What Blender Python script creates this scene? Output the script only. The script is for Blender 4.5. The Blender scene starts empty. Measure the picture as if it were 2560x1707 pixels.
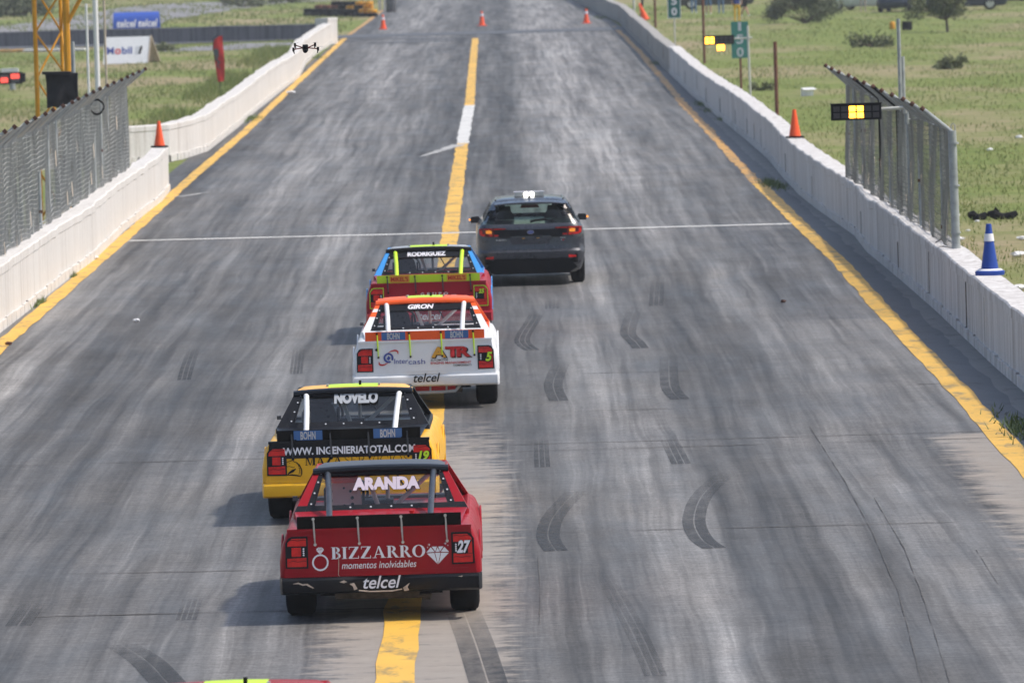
import bpy, bmesh, math, random
import numpy as np
from mathutils import Vector, Matrix
random.seed(7); rng = np.random.default_rng(7)
sc = bpy.context.scene
R = math.radians

# ------------------------------------------------------------------ camera, sky, sun, exposure
FOC = 19911.0; CX, CY = 1280.0, 853.5; CAMH = 6.3
def _camera_axes():
    y = Vector((1246 - CX, -(-239 - CY), FOC)).normalized()
    up = Vector((-math.sin(R(1.7)), math.cos(R(1.7)), 0))
    up = (up - up.dot(y) * y).normalized()
    x = y.cross(up)
    if x.x < 0: x = -x
    return x, y, up                                   # world axes seen from the camera (right, up, forward)
AX, AY, AZ = _camera_axes()
def ray(u, v):
    c = Vector((u - CX, -(v - CY), FOC))
    return Vector((AX.dot(c), AY.dot(c), AZ.dot(c)))
def G(u, v, z=0.0):                                   # point at height z under a sight line
    d = ray(u, v); t = (z - CAMH) / d.z
    return Vector((d.x * t, d.y * t, z))
def D(u, v, dist):                                    # point on a sight line at a given distance down the strip
    d = ray(u, v); t = dist / d.y
    return Vector((d.x * t, dist, CAMH + d.z * t))
cam = bpy.data.cameras.new('camera'); camo = bpy.data.objects.new('camera', cam)
sc.collection.objects.link(camo); sc.camera = camo
cam.sensor_width = 36; cam.lens = 280; cam.clip_start = 1; cam.clip_end = 6000
rot = Matrix(((AX.x, AX.y, -AX.z), (AY.x, AY.y, -AY.z), (AZ.x, AZ.y, -AZ.z)))
camo.matrix_world = Matrix.Translation((0, 0, CAMH)) @ rot.to_4x4()
cam.dof.use_dof = True; cam.dof.focus_distance = 80; cam.dof.aperture_fstop = 7.5

SUN_EL = 54.0; HAZE = .00022
w = bpy.data.worlds.new('World'); sc.world = w; w.use_nodes = True
nt = w.node_tree; bg = nt.nodes['Background']; sky = nt.nodes.new('ShaderNodeTexSky')
sky.sky_type = 'NISHITA'; sky.sun_disc = False; sky.sun_elevation = R(SUN_EL); sky.sun_rotation = R(90)
sky.air_density = 1.0; sky.dust_density = 3.0; sky.ozone_density = 1.0
nt.links.new(sky.outputs[0], bg.inputs[0]); bg.inputs[1].default_value = 0.145
sl = bpy.data.lights.new('sun', 'SUN'); sl.energy = 2.75; sl.angle = R(3.0); sl.color = (1, .95, .87)
so = bpy.data.objects.new('sun', sl); sc.collection.objects.link(so)
so.rotation_euler = Vector((-math.cos(R(SUN_EL)), 0.0, -math.sin(R(SUN_EL)))).to_track_quat('-Z', 'Y').to_euler()
sc.view_settings.view_transform = 'Standard'; sc.view_settings.look = 'None'
sc.view_settings.gamma = 1; sc.view_settings.exposure = 0.32
sc.cycles.max_bounces = 8; sc.cycles.transparent_max_bounces = 24

# ------------------------------------------------------------------ helpers
def link(o): sc.collection.objects.link(o); return o
class MB:
    def __init__(s): s.v = []; s.f = []; s.m = []
    def add(s, vs, fs, m=0):
        n = len(s.v); s.v += [tuple(p) for p in vs]
        s.f += [tuple(i + n for i in f) for f in fs]; s.m += [m] * len(fs)
    def bx(s, x0, x1, y0, y1, z0, z1, m=0):
        s.add([(x, y, z) for x in (x0, x1) for y in (y0, y1) for z in (z0, z1)],
              [(0, 1, 3, 2), (4, 6, 7, 5), (0, 4, 5, 1), (2, 3, 7, 6), (0, 2, 6, 4), (1, 5, 7, 3)], m)
    def obox(s, c, ax, ay, az, m=0):                  # oriented box from half-axis vectors
        c, ax, ay, az = map(Vector, (c, ax, ay, az))
        s.add([c + i * ax + j * ay + k * az for i in (-1, 1) for j in (-1, 1) for k in (-1, 1)],
              [(0, 1, 3, 2), (4, 6, 7, 5), (0, 4, 5, 1), (2, 3, 7, 6), (0, 2, 6, 4), (1, 5, 7, 3)], m)
    def tube(s, pts, r, n=8, m=0, cap=True):
        pts = [Vector(p) for p in pts]; rs = r if isinstance(r, (list, tuple)) else [r] * len(pts)
        base = len(s.v); prev = None
        for i, p in enumerate(pts):
            d = (pts[min(i + 1, len(pts) - 1)] - pts[max(i - 1, 0)]).normalized()
            a = prev if prev is not None else (Vector((0, 0, 1)) if abs(d.z) < .9 else Vector((1, 0, 0)))
            u = (a - a.dot(d) * d).normalized(); prev = u; vv = d.cross(u)
            s.v += [tuple(p + rs[i] * (math.cos(2 * math.pi * k / n) * u + math.sin(2 * math.pi * k / n) * vv)) for k in range(n)]
        for i in range(len(pts) - 1):
            for k in range(n):
                a = base + i * n + k; b = base + i * n + (k + 1) % n
                s.f.append((a, b, b + n, a + n)); s.m.append(m)
        if cap:
            s.f.append(tuple(base + k for k in reversed(range(n)))); s.m.append(m)
            e = base + (len(pts) - 1) * n; s.f.append(tuple(e + k for k in range(n))); s.m.append(m)
    def prism(s, poly, y0, y1, m=0):                  # (x, z) outline, counter-clockwise seen from -y
        n = len(poly)
        s.add([(x, y0, z) for x, z in poly] + [(x, y1, z) for x, z in poly],
              [tuple(range(n)), tuple(reversed(range(n, 2 * n)))] + [((i + 1) % n, i, i + n, (i + 1) % n + n) for i in range(n)], m)
    def loft(s, rings, m=0, closed=True, cap0=False, cap1=False):
        n = len(rings[0]); base = len(s.v)
        for r_ in rings: s.v += [tuple(p) for p in r_]
        for i in range(len(rings) - 1):
            for k in range(n if closed else n - 1):
                a = base + i * n + k; b = base + i * n + (k + 1) % n
                s.f.append((a, b, b + n, a + n)); s.m.append(m)
        if cap0: s.f.append(tuple(base + k for k in reversed(range(n)))); s.m.append(m)
        if cap1: e = base + (len(rings) - 1) * n; s.f.append(tuple(e + k for k in range(n))); s.m.append(m)
    def build(s, name, mats, parent=None, smooth=0, fix=True):
        me = bpy.data.meshes.new(name); me.from_pydata(s.v, [], s.f)
        mats = mats if isinstance(mats, (list, tuple)) else [mats]
        for k in mats: me.materials.append(k)
        if len(mats) > 1: me.polygons.foreach_set('material_index', s.m)
        if fix and len(s.f) < 30000:
            b = bmesh.new(); b.from_mesh(me); bmesh.ops.recalc_face_normals(b, faces=b.faces[:]); b.to_mesh(me); b.free()
        if smooth:
            me.polygons.foreach_set('use_smooth', [True] * len(me.polygons))
            me.set_sharp_from_angle(angle=R(smooth))
        me.update()
        o = link(bpy.data.objects.new(name, me))
        if parent is not None: o.parent = parent
        return o
def thing(name, label, cat, loc=(0, 0, 0), rz=0, group=None):
    o = link(bpy.data.objects.new(name, None)); o.location = loc; o.rotation_euler = (0, 0, rz)
    o.empty_display_size = .2
    return tag(o, label, cat, group)
def tag(o, label=None, cat=None, group=None, kind=None):
    if label: o['label'] = label
    if cat: o['category'] = cat
    if group: o['group'] = group
    if kind: o['kind'] = kind
    return o
def copy_tree(o, parent=None):
    c = o.copy(); link(c)
    if parent is not None: c.parent = parent
    for ch in list(o.children): copy_tree(ch, c)
    return c

# ------------------------------------------------------------------ materials
def newmat(name):
    m = bpy.data.materials.new(name); m.use_nodes = True
    return m, m.node_tree, m.node_tree.nodes['Principled BSDF']
def nd(t, kind, **kw):
    n = t.nodes.new(kind)
    for k, v in kw.items(): setattr(n, k, v)
    return n
def noise(t, scale, detail=4, rough=.55, vec=None, dim='3D'):
    n = nd(t, 'ShaderNodeTexNoise', noise_dimensions=dim); n.inputs['Scale'].default_value = scale
    n.inputs['Detail'].default_value = detail; n.inputs['Roughness'].default_value = rough
    if vec is not None: t.links.new(vec, n.inputs['Vector'])
    return n.outputs['Fac']
def ramp(t, fac, stops, interp='LINEAR'):
    n = nd(t, 'ShaderNodeValToRGB'); cr = n.color_ramp; cr.interpolation = interp
    while len(cr.elements) < len(stops): cr.elements.new(.5)
    for e, (p, c) in zip(cr.elements, stops):
        e.position = p; e.color = (c, c, c, 1) if isinstance(c, (int, float)) else (*c, 1)
    t.links.new(fac, n.inputs[0]); return n.outputs[0]
def math_(t, op, a, b=None, clamp=False):
    n = nd(t, 'ShaderNodeMath', operation=op, use_clamp=clamp)
    for i, x in enumerate((a, b)):
        if x is None: continue
        if isinstance(x, (int, float)): n.inputs[i].default_value = x
        else: t.links.new(x, n.inputs[i])
    return n.outputs[0]
def mix(t, fac, a, b, blend='MIX'):
    n = nd(t, 'ShaderNodeMix', data_type='RGBA', blend_type=blend)
    for i, x in ((0, fac), (6, a), (7, b)):
        if isinstance(x, (int, float)): n.inputs[i].default_value = x
        elif isinstance(x, tuple): n.inputs[i].default_value = (*x, 1)
        else: t.links.new(x, n.inputs[i])
    return n.outputs[2]
def coords(t, scale=(1, 1, 1), kind='Object'):
    c = nd(t, 'ShaderNodeTexCoord'); mp = nd(t, 'ShaderNodeMapping'); mp.inputs['Scale'].default_value = scale
    t.links.new(c.outputs[kind], mp.inputs[0]); return mp.outputs[0]
def bump(t, p, h, strength=.3, dist=.02):
    n = nd(t, 'ShaderNodeBump'); n.inputs['Strength'].default_value = strength; n.inputs['Distance'].default_value = dist
    t.links.new(h, n.inputs['Height']); t.links.new(n.outputs[0], p.inputs['Normal'])
def plain(name, col, rough=.5, metal=0, coat=0, var=.12, scale=6, bmp=0, spec=.3):
    m, t, p = newmat(name)
    n = noise(t, scale, 5, .6, coords(t))
    lo = tuple(c * (1 - var) for c in col); hi = tuple(min(1, c * (1 + var)) for c in col)
    t.links.new(ramp(t, n, [(.3, lo), (.7, hi)]), p.inputs['Base Color'])
    p.inputs['Roughness'].default_value = rough; p.inputs['Metallic'].default_value = metal; p.inputs['Specular IOR Level'].default_value = spec
    if coat and col != (.05, .06, .07):               # a film of road dirt
        gm = ramp(t, noise(t, 2.2, 6, .75, coords(t)), [(.52, 0.), (.80, .16)]); old = p.inputs['Base Color'].links[0].from_socket
        t.links.new(mix(t, gm, old, (.08, .07, .06)), p.inputs['Base Color'])
        t.links.new(ramp(t, noise(t, 5, 5, .7, coords(t)), [(.3, max(.1, rough - .08)), (.75, rough + .22)]), p.inputs['Roughness'])
    if coat: p.inputs['Coat Weight'].default_value = coat * .22; p.inputs['Coat Roughness'].default_value = .06
    if bmp: bump(t, p, noise(t, scale * 6, 4, .6, coords(t)), bmp, .01)
    return m
def glow(name, col, strength):
    m, t, p = newmat(name); p.inputs['Base Color'].default_value = (*[c * .5 for c in col], 1)
    p.inputs['Emission Color'].default_value = (*col, 1); p.inputs['Emission Strength'].default_value = strength
    return m
def glassmat(name, tint=(.8, .84, .84), refl=.55):
    m, t, p = newmat(name); t.nodes.remove(p)
    out = t.nodes['Material Output']; tr = nd(t, 'ShaderNodeBsdfTransparent'); tr.inputs[0].default_value = (*tint, 1)
    gl = nd(t, 'ShaderNodeBsdfGlossy'); gl.inputs['Roughness'].default_value = .03
    lw = nd(t, 'ShaderNodeLayerWeight'); lw.inputs[0].default_value = .35
    f = math_(t, 'MULTIPLY', lw.outputs['Fresnel'], refl); ms = nd(t, 'ShaderNodeMixShader')
    t.links.new(f, ms.inputs[0]); t.links.new(tr.outputs[0], ms.inputs[1]); t.links.new(gl.outputs[0], ms.inputs[2])
    t.links.new(ms.outputs[0], out.inputs[0]); return m
M = dict(
    tyre=plain('tyre_rubber', (.010, .010, .011), .9, bmp=.3, spec=.15), black=plain('black_paint', (.006, .007, .010), .35, coat=.3, spec=.2),
    matblack=plain('matt_black', (.008, .008, .009), .8, spec=.1), spoilblack=plain('spoiler_black', (.006, .0055, .005), .7, spec=.1),
    red=plain('deep_red_paint', (.31, .003, .011), .40, coat=.8, var=.06, spec=.15), crimson=plain('crimson_paint', (.34, .007, .022), .38, coat=.6, var=.06, spec=.15),
    yellow=plain('racing_yellow', (.80, .42, .008), .35, coat=.6, var=.05), white=plain('white_paint', (.78, .79, .80), .3, coat=.6, var=.03),
    orange=plain('bright_orange', (.95, .12, .02), .4, coat=.4, var=.05), blue=plain('sky_blue_paint', (.05, .30, .72), .35, coat=.5, var=.05),
    lime=plain('lime_paint', (.55, .80, .03), .4, coat=.3, var=.04), peach=plain('orange_yellow_roof', (.90, .48, .10), .4, coat=.4, var=.04),
    decal=plain('white_decal', (.80, .79, .83), .5, var=.03), pinkdecal=plain('pinkish_decal', (.50, .43, .50), .6, var=.04), dimdecal=plain('dim_grey_decal', (.36, .38, .41), .6, var=.04), greydecal=plain('grey_decal', (.55, .57, .60), .5, var=.04),
    navy=plain('navy_decal', (.05, .08, .32), .5, var=.05), bohn=plain('blue_decal', (.06, .16, .40), .5, var=.05),
    reddecal=plain('red_decal', (.50, .02, .02), .5, var=.05), golddecal=plain('gold_decal', (.72, .36, .04), .5, var=.05),
    lampred=plain('red_lamp', (.62, .015, .012), .3, coat=.5, var=.25, scale=14), flagred=plain('flag_red', (.62, .035, .03), .7, var=.12), lampdark=plain('lamp_dark', (.10, .004, .006), .3, var=.2),
    steel=plain('polished_steel', (.6, .6, .6), .3, .9), chrome=plain('chrome', (.75, .75, .75), .15, 1), rim=plain('wheel_rim', (.12, .12, .13), .4, .6),
    tubewhite=plain('white_tube', (.74, .74, .73), .4, var=.04), tubegrey=plain('grey_tube', (.36, .38, .40), .4, var=.05),
    tubepink=plain('pale_pink_tube', (.70, .56, .56), .4, var=.04), tubedark=plain('dark_tube', (.04, .045, .055), .3, coat=.5),
    seat_pink=plain('seat_shell', (.88, .50, .47), .5, var=.08), seat_dark=plain('seat_dark', (.03, .032, .036), .6),
    under=plain('dirty_underbody', (.09, .075, .06), .8, var=.5, scale=9), dust=plain('scuff', (.50, .40, .32), .8, var=.3, scale=20),
    grey=plain('graphite_paint', (.055, .059, .071), .24, .3, coat=2.5, var=.04), cloth=plain('black_cloth', (.017, .016, .019), .85, var=.35, bmp=.4),
    galv=plain('galvanised_pipe', (.33, .35, .35), .6, .15, var=.25), galvwire=plain('galvanised_wire', (.42, .41, .385), .7, .0, var=.25, scale=2),
    darkwire=plain('dark_grey_wire', (.20, .20, .185), .8, .0, var=.3, scale=2), rust=plain('rusty_cap', (.10, .045, .03), .85, var=.4, scale=20), rustpost=plain('rust_brown_post', (.15, .055, .035), .8, var=.35, scale=8),  # the right fence's wire is a darker grey
    paleP=plain('pale_post', (.52, .52, .48), .6, var=.12), towery=plain('tower_yellow', (.62, .28, .012), .5, var=.15),
    cone=plain('orange_cone', (.90, .10, .02), .5, var=.08), coneblue=plain('blue_cone', (.015, .06, .32), .5, var=.1),
    signg=plain('sign_green', (.008, .13, .115), .5, var=.06), signg2=plain('sign_green_faded', (.06, .24, .20), .5, var=.08),
    bannerblue=plain('banner_blue', (.03, .09, .42), .5, var=.1), wood=plain('pale_wood', (.50, .42, .33), .8, var=.2),
    ledoff=plain('led_dark', (.05, .045, .05), .4, var=.6, scale=60), litter=plain('litter_white', (.75, .75, .75), .6, var=.15),
    trousersy=plain('yellow_cloth', (.75, .42, .02), .8), denim=plain('denim', (.10, .18, .32), .8), shirtblue=plain('royal_blue_cloth', (.02, .04, .22), .8),
    skin=plain('skin', (.42, .24, .17), .6), white_cloth=plain('white_cloth', (.65, .66, .68), .8), pale_cloth=plain('beige_cloth', (.48, .40, .33), .8),
    palecar=plain('silver_car_paint', (.60, .62, .66), .3, .3, coat=.6), darkcar=plain('dark_blue_car_paint', (.035, .045, .075), .3, .2, coat=.7),
    glass=glassmat('window_glass', (.93, .945, .95), .09), glassg=glassmat('green_tinted_glass', (.80, .92, .86), .35), darkglass=plain('dark_window', (.02, .025, .03), .1, coat=.3),
    amber=glow('amber_led', (1, .42, .03), 7), ambersoft=glow('amber_lamp', (1, .30, .03), 2.2), redglow=glow('red_led', (1, .10, .07), 1.1), whiteglow=glow('white_lamp', (1, .97, .88), 3.2),
    bark=plain('bark', (.12, .09, .06), .9), tail_amber=glow('amber_indicator', (1, .33, .03), .5),
)
def leafmat(name, a, b):
    m, t, p = newmat(name); g = nd(t, 'ShaderNodeNewGeometry')
    t.links.new(ramp(t, g.outputs['Random Per Island'], [(0, a), (1, b)]), p.inputs['Base Color'])
    p.inputs['Roughness'].default_value = .7; return m
M['leaf'] = leafmat('bush_leaf', (.055, .072, .032), (.15, .17, .085)); M['clump'] = leafmat('low_clump_leaf', (.08, .105, .035), (.19, .20, .085))
M['blade'] = leafmat('grass_blade', (.14, .20, .05), (.29, .29, .11))
def _soft(m):                                         # thin leaves let light through
    t = m.node_tree; p = t.nodes['Principled BSDF']; tl = t.nodes.new('ShaderNodeBsdfTranslucent'); ms = t.nodes.new('ShaderNodeMixShader'); ms.inputs[0].default_value = .5
    t.links.new(p.inputs['Base Color'].links[0].from_socket, tl.inputs[0]); t.links.new(p.outputs[0], ms.inputs[1]); t.links.new(tl.outputs[0], ms.inputs[2]); t.links.new(ms.outputs[0], t.nodes['Material Output'].inputs[0])
_soft(M['blade'])
M['weed'] = leafmat('weed_leaf', (.05, .09, .02), (.16, .22, .06))

def road_material():
    m, t, p = newmat('rubbered_asphalt')
    c = nd(t, 'ShaderNodeTexCoord'); s = nd(t, 'ShaderNodeSeparateXYZ'); t.links.new(c.outputs['Object'], s.inputs[0])
    X, Y = s.outputs[0], s.outputs[1]
    def vec(sx, sy):
        mp = nd(t, 'ShaderNodeMapping'); mp.inputs['Scale'].default_value = (sx, sy, 1); t.links.new(c.outputs['Object'], mp.inputs[0]); return mp.outputs[0]
    wob = math_(t, 'SUBTRACT', noise(t, 1, 3, .5, vec(.25, .045)), .5)
    Xw = math_(t, 'ADD', X, math_(t, 'MULTIPLY', wob, 1.1))
    u = math_(t, 'DIVIDE', math_(t, 'ADD', Xw, 8), 15)
    def stops(l): return [((x + 8) / 15, v) for x, v in l]
    near = ramp(t, u, stops([(-7.6, .27), (-6.5, .25), (-5.9, .08), (-5.2, .19), (-4.3, .10), (-3.5, .22), (-2.9, .25), (-2.2, .14), (-1.1, .19), (-.4, .17), (.2, .13), (1.2, .26), (1.75, .23), (2.35, .11), (2.75, .11), (3.2, .20), (4.2, .20), (5.0, .17), (5.6, .24), (6.5, .2)]), 'B_SPLINE')
    far = ramp(t, u, stops([(-7.6, .15), (-6.6, .12), (-5.8, .26), (-4.2, .28), (-3.4, .17), (-2.9, .27), (-2.1, .10), (-1.2, .15), (-.4, .15), (.15, .065), (.8, .30), (2.2, .33), (3.1, .28), (3.6, .19), (4.3, .23), (5.6, .16), (6.5, .14)]), 'B_SPLINE')
    k = nd(t, 'ShaderNodeMapRange', clamp=True); k.inputs[1].default_value = 125; k.inputs[2].default_value = 185; t.links.new(Y, k.inputs[0])
    base = mix(t, k.outputs[0], near, far)
    def warp(sx, sy, amt):                            # coordinates that wander sideways a little as they run down the strip
        n = nd(t, 'ShaderNodeCombineXYZ'); w2 = math_(t, 'SUBTRACT', noise(t, 1, 4, .6, vec(.35, .035)), .5)
        t.links.new(math_(t, 'MULTIPLY', math_(t, 'ADD', X, math_(t, 'MULTIPLY', w2, amt)), sx), n.inputs[0]); t.links.new(math_(t, 'MULTIPLY', Y, sy), n.inputs[1]); return n.outputs[0]
    s1 = ramp(t, noise(t, 1, 4, .55, warp(1.3, .022, .7)), [(.33, .62), (.67, 1.30)])   # broad rubber bands
    s2 = ramp(t, noise(t, 1, 5, .62, warp(5.0, .05, .55)), [(.32, .56), (.68, 1.38)])   # narrower streaks
    s5 = ramp(t, noise(t, 1, 3, .55, warp(20, .09, .8)), [(.30, .86), (.60, 1.0), (.74, 1.24)])  # thin pale scuffs
    s3 = ramp(t, noise(t, 1, 5, .78, vec(2.6, 9)), [(.28, .68), (.72, 1.32)])             # fine grooving across it
    s4 = ramp(t, noise(t, .45, 6, .72, vec(1, .55)), [(.3, .80), (.7, 1.20)])
    s6 = ramp(t, noise(t, 24, 3, .8, vec(1, .35)), [(.25, .66), (.75, 1.34)])
    col = base
    for q in (s1, s2, s3, s4, s5, s6, .70): 
        col = mix(t, 1, col, q if not isinstance(q, float) else (q, q, q), 'MULTIPLY')
    # pale concrete worn through beside the centre line and at the right edge, near the start
    def band(v, a, b, c_, d_):
        r1 = nd(t, 'ShaderNodeMapRange', interpolation_type='SMOOTHSTEP'); r1.inputs[1].default_value = a; r1.inputs[2].default_value = b; t.links.new(v, r1.inputs[0])
        r2 = nd(t, 'ShaderNodeMapRange', interpolation_type='SMOOTHSTEP'); r2.inputs[1].default_value = c_; r2.inputs[2].default_value = d_; t.links.new(v, r2.inputs[0])
        return math_(t, 'MULTIPLY', r1.outputs[0], math_(t, 'SUBTRACT', 1, r2.outputs[0]))
    ragged = noise(t, 1, 6, .75, vec(1.5, 2.6))
    c1 = math_(t, 'MULTIPLY', band(X, -2.5, -1.2, -.5, .7), band(Y, 40, 45, 84, 112))
    c2 = math_(t, 'MULTIPLY', band(X, 3.9, 5.4, 9, 10), band(Y, 60, 76, 92.2, 92.8))
    cm = math_(t, 'MAXIMUM', c1, c2)
    cm = ramp(t, math_(t, 'ADD', cm, math_(t, 'MULTIPLY', math_(t, 'SUBTRACT', ragged, .5), 1.7)), [(.60, 0.), (.90, .9)])
    conc = mix(t, noise(t, 1, 5, .6, vec(2, 3)), (.22, .20, .178), (.38, .345, .305))
    col = mix(t, cm, col, conc)
    tint = mix(t, noise(t, .2, 3, .5, c.outputs['Object']), (1.07, 1.0, .93), (1.0, 1.0, 1.0))
    col = mix(t, 1, col, tint, 'MULTIPLY')
    t.links.new(col, p.inputs['Base Color'])
    t.links.new(ramp(t, noise(t, 1, 4, .6, vec(1.5, .2)), [(.3, .48), (.7, .72)]), p.inputs['Roughness'])
    p.inputs['Specular IOR Level'].default_value = .2
    bump(t, p, noise(t, 9, 6, .7, vec(1, 1.5)), .25, .01)
    return m
def paint_material(name, col, wear=.4, under=(.14, .14, .145)):
    m, t, p = newmat(name)
    n = noise(t, 3.0, 6, .7, coords(t, (1, .35, 1)))
    f = ramp(t, n, [(wear - .06, 0.), (wear + .06, 1.)])
    v = ramp(t, noise(t, .6, 4, .6, coords(t)), [(.3, .85), (.7, 1.1)])
    t.links.new(mix(t, 1, mix(t, f, under, col), v, 'MULTIPLY'), p.inputs['Base Color'])
    p.inputs['Roughness'].default_value = .6; return m
def mark_material():
    m, t, p = newmat('tyre_rubber_mark')
    p.inputs['Base Color'].default_value = (.036, .035, .034, 1); p.inputs['Roughness'].default_value = .6
    at = nd(t, 'ShaderNodeAttribute', attribute_name='fade')
    n = noise(t, 1, 5, .7, coords(t, (5, 1.6, 1)))
    t.links.new(math_(t, 'MULTIPLY', ramp(t, n, [(.26, .30), (.62, .80)]), at.outputs['Fac']), p.inputs['Alpha']); return m
def ground_material():
    m, t, p = newmat('dry_grass_ground')
    o = coords(t)
    a = noise(t, .09, 6, .62, coords(t, (1, .45, 1))); b = noise(t, .6, 5, .65, o); d_ = noise(t, 3.5, 5, .7, o)
    g = mix(t, ramp(t, b, [(.3, 0.), (.7, 1.)]), (.125, .176, .042), (.215, .238, .078))
    dry = mix(t, ramp(t, b, [(.35, 0.), (.65, 1.)]), (.27, .23, .125), (.34, .27, .185))
    c = mix(t, ramp(t, a, [(.47, 0.), (.62, .9)]), g, dry)
    c = mix(t, 1, c, ramp(t, d_, [(.25, .72), (.75, 1.22)]), 'MULTIPLY')
    t.links.new(c, p.inputs['Base Color']); p.inputs['Roughness'].default_value = .95
    p.inputs['Specular IOR Level'].default_value = .1
    bump(t, p, noise(t, 7, 6, .75, o), .6, .08); return m
def wall_material(name, a, b, stain, amount=.5):
    m, t, p = newmat(name); o = coords(t)
    n1 = noise(t, 1, 6, .6, coords(t, (.6, .6, .25)))
    st = noise(t, 1, 6, .72, coords(t, (6.5, 6.5, .22)))              # vertical drips and board marks
    c = mix(t, n1, a, b)
    c = mix(t, ramp(t, st, [(.47, 0.), (.66, amount)]), c, stain)
    c = mix(t, ramp(t, noise(t, 1, 5, .7, coords(t, (16, 16, .35))), [(.55, 0.), (.75, amount * .6)]), c, stain)
    c = mix(t, 1, c, ramp(t, noise(t, 14, 5, .7, o), [(.2, .86), (.7, 1.06)]), 'MULTIPLY')
    t.links.new(c, p.inputs['Base Color']); p.inputs['Roughness'].default_value = .85
    bump(t, p, math_(t, 'ADD', st, noise(t, 22, 4, .6, o)), .4, .015); return m
M['road'] = road_material(); M['ground'] = ground_material(); M['mark'] = mark_material()
M['lineyellow'] = paint_material('yellow_line_paint', (.70, .405, .055), .43, (.30, .21, .08))
M['lineorange'] = paint_material('orange_worn_paint', (.60, .31, .06), .47, (.22, .17, .10))
M['linewhite'] = paint_material('white_line_paint', (.62, .61, .58), .38, (.25, .25, .25))
M['linefaded'] = paint_material('faded_white_paint', (.42, .41, .39), .46, (.19, .19, .19))
M['shoulder'] = paint_material('dark_asphalt_shoulder', (.075, .077, .085), .40, (.045, .045, .05))
M['gutter'] = paint_material('dusty_concrete_gutter', (.17, .165, .155), .42, (.10, .095, .09))
M['pathgrey'] = paint_material('far_track_asphalt', (.21, .20, .20), .40, (.28, .25, .21))
M['bandgrey'] = paint_material('dark_rubber_band', (.085, .088, .095), .40, (.07, .07, .075))
M['walljoint_gapshade'] = plain('wall_joint_gap_shade', (.16, .14, .125), .9, var=.4)  # panel joints, and the painted shade in the drainage gaps
M['joint'] = plain('joint_crack', (.085, .08, .075), .9, var=.4)
M['wallwhite'] = wall_material('painted_white_wall', (.60, .58, .555), (.69, .665, .635), (.32, .27, .22), .6)  # white paint, lightly stained
M['wallstained'] = wall_material('weathered_white_wall', (.56, .54, .525), (.74, .72, .70), (.25, .21, .18), .85)  # white paint with heavier stains
M['wallgrey'] = wall_material('bare_concrete_wall', (.30, .29, .27), (.42, .40, .37), (.16, .14, .13), .7)
M['walldark'] = wall_material('dark_far_wall', (.12, .12, .13), (.24, .23, .23), (.05, .05, .06), .8)

# ------------------------------------------------------------------ setting: ground, strip, markings
g = MB(); g.add([(-900, -60, -.02), (900, -60, -.02), (900, 2600, -.02), (-900, 2600, -.02)], [(0, 1, 2, 3)])
tag(g.build('ground', M['ground']), kind='structure')
def strip(pts, width, z, name, mat, parent=None, step=None, ragged=0):
    """a flat ribbon along (x, y) points; width a number or one per point"""
    pts = [Vector((p[0], p[1], 0)) for p in pts]
    wd = width if isinstance(width, (list, tuple)) else [width] * len(pts)
    if step:
        q = []; ww = []
        for i in range(len(pts) - 1):
            n = max(1, int((pts[i + 1] - pts[i]).length / step))
            for k in range(n): q.append(pts[i].lerp(pts[i + 1], k / n)); ww.append(wd[i] + (wd[i + 1] - wd[i]) * k / n)
        q.append(pts[-1]); ww.append(wd[-1]); pts, wd = q, ww
    b = MB(); n = len(pts); L = []
    for i, p in enumerate(pts):
        d = (pts[min(i + 1, n - 1)] - pts[max(i - 1, 0)]).normalized(); s = Vector((d.y, -d.x, 0))
        a = wd[i] / 2
        L += [p - s * (a + random.uniform(-ragged, ragged)) + Vector((0, 0, z)), p + s * (a + random.uniform(-ragged, ragged)) + Vector((0, 0, z))]
    b.add(L, [(2 * i, 2 * i + 1, 2 * i + 3, 2 * i + 2) for i in range(n - 1)])
    return b.build(name, mat, parent)
b = MB(); ys = [20, 100, 200, 300, 380, 450, 520, 600, 800]
lx = [-8.2, -8.2, -8.2, -8.0, -7.9, -7.55, -7.3, -7.1, -7.0]; rx = [6.5, 6.5, 6.4, 6.1, 6.05, 5.6, 4.9, 3.8, 1.5]
for i in range(len(ys)): b.v += [(lx[i], ys[i], 0), (rx[i], ys[i], 0)]
for i in range(len(ys) - 1): b.f.append((2 * i, 2 * i + 1, 2 * i + 3, 2 * i + 2)); b.m.append(0)
road = b.build('road', M['road']); tag(road, kind='structure')
Lpts = [(-7.56, 30), (-7.55, 120), (-7.50, 160), (-7.52, 190), (-7.46, 225), (-7.55, 280), (-7.66, 388)]
Rpts = [(5.6, 25), (5.6, 60), (5.6, 90), (5.63, 100), (5.63, 119), (5.68, 136), (5.6, 152), (5.54, 175), (5.50, 195), (5.53, 215), (5.50, 240), (5.58, 279), (5.68, 329), (5.66, 366), (5.60, 400)]
Cpts = [(-1.03, 30), (-1.04, 65), (-1.06, 85), (-1.03, 99), (-1.12, 154), (-1.13, 182), (-1.14, 211)]
strip(Lpts, .26, .006, 'edge_line', M['lineyellow'], road, 1.2, .018)
strip([(-7.66, 398), (-7.5, 430), (-7.3, 490)], .22, .006, 'edge_line', M['lineorange'], road, 2, .03)
strip(Rpts[:8], .29, .006, 'edge_line', M['lineyellow'], road, 1.2, .02)
strip(Rpts[7:], .24, .006, 'edge_line', M['lineorange'], road, 1.2, .04)
strip(Cpts, .32, .006, 'centre_line', M['lineyellow'], road, 1.2, .02)
strip([(-1.14, 211), (-1.13, 232), (-1.10, 251)], .33, .006, 'centre_line', M['linewhite'], road, 1.5, .02)
strip([(-1.10, 251), (-1.2, 315), (-1.28, 377)], .30, .006, 'centre_line', M['lineyellow'], road, 1.5, .02)
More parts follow.
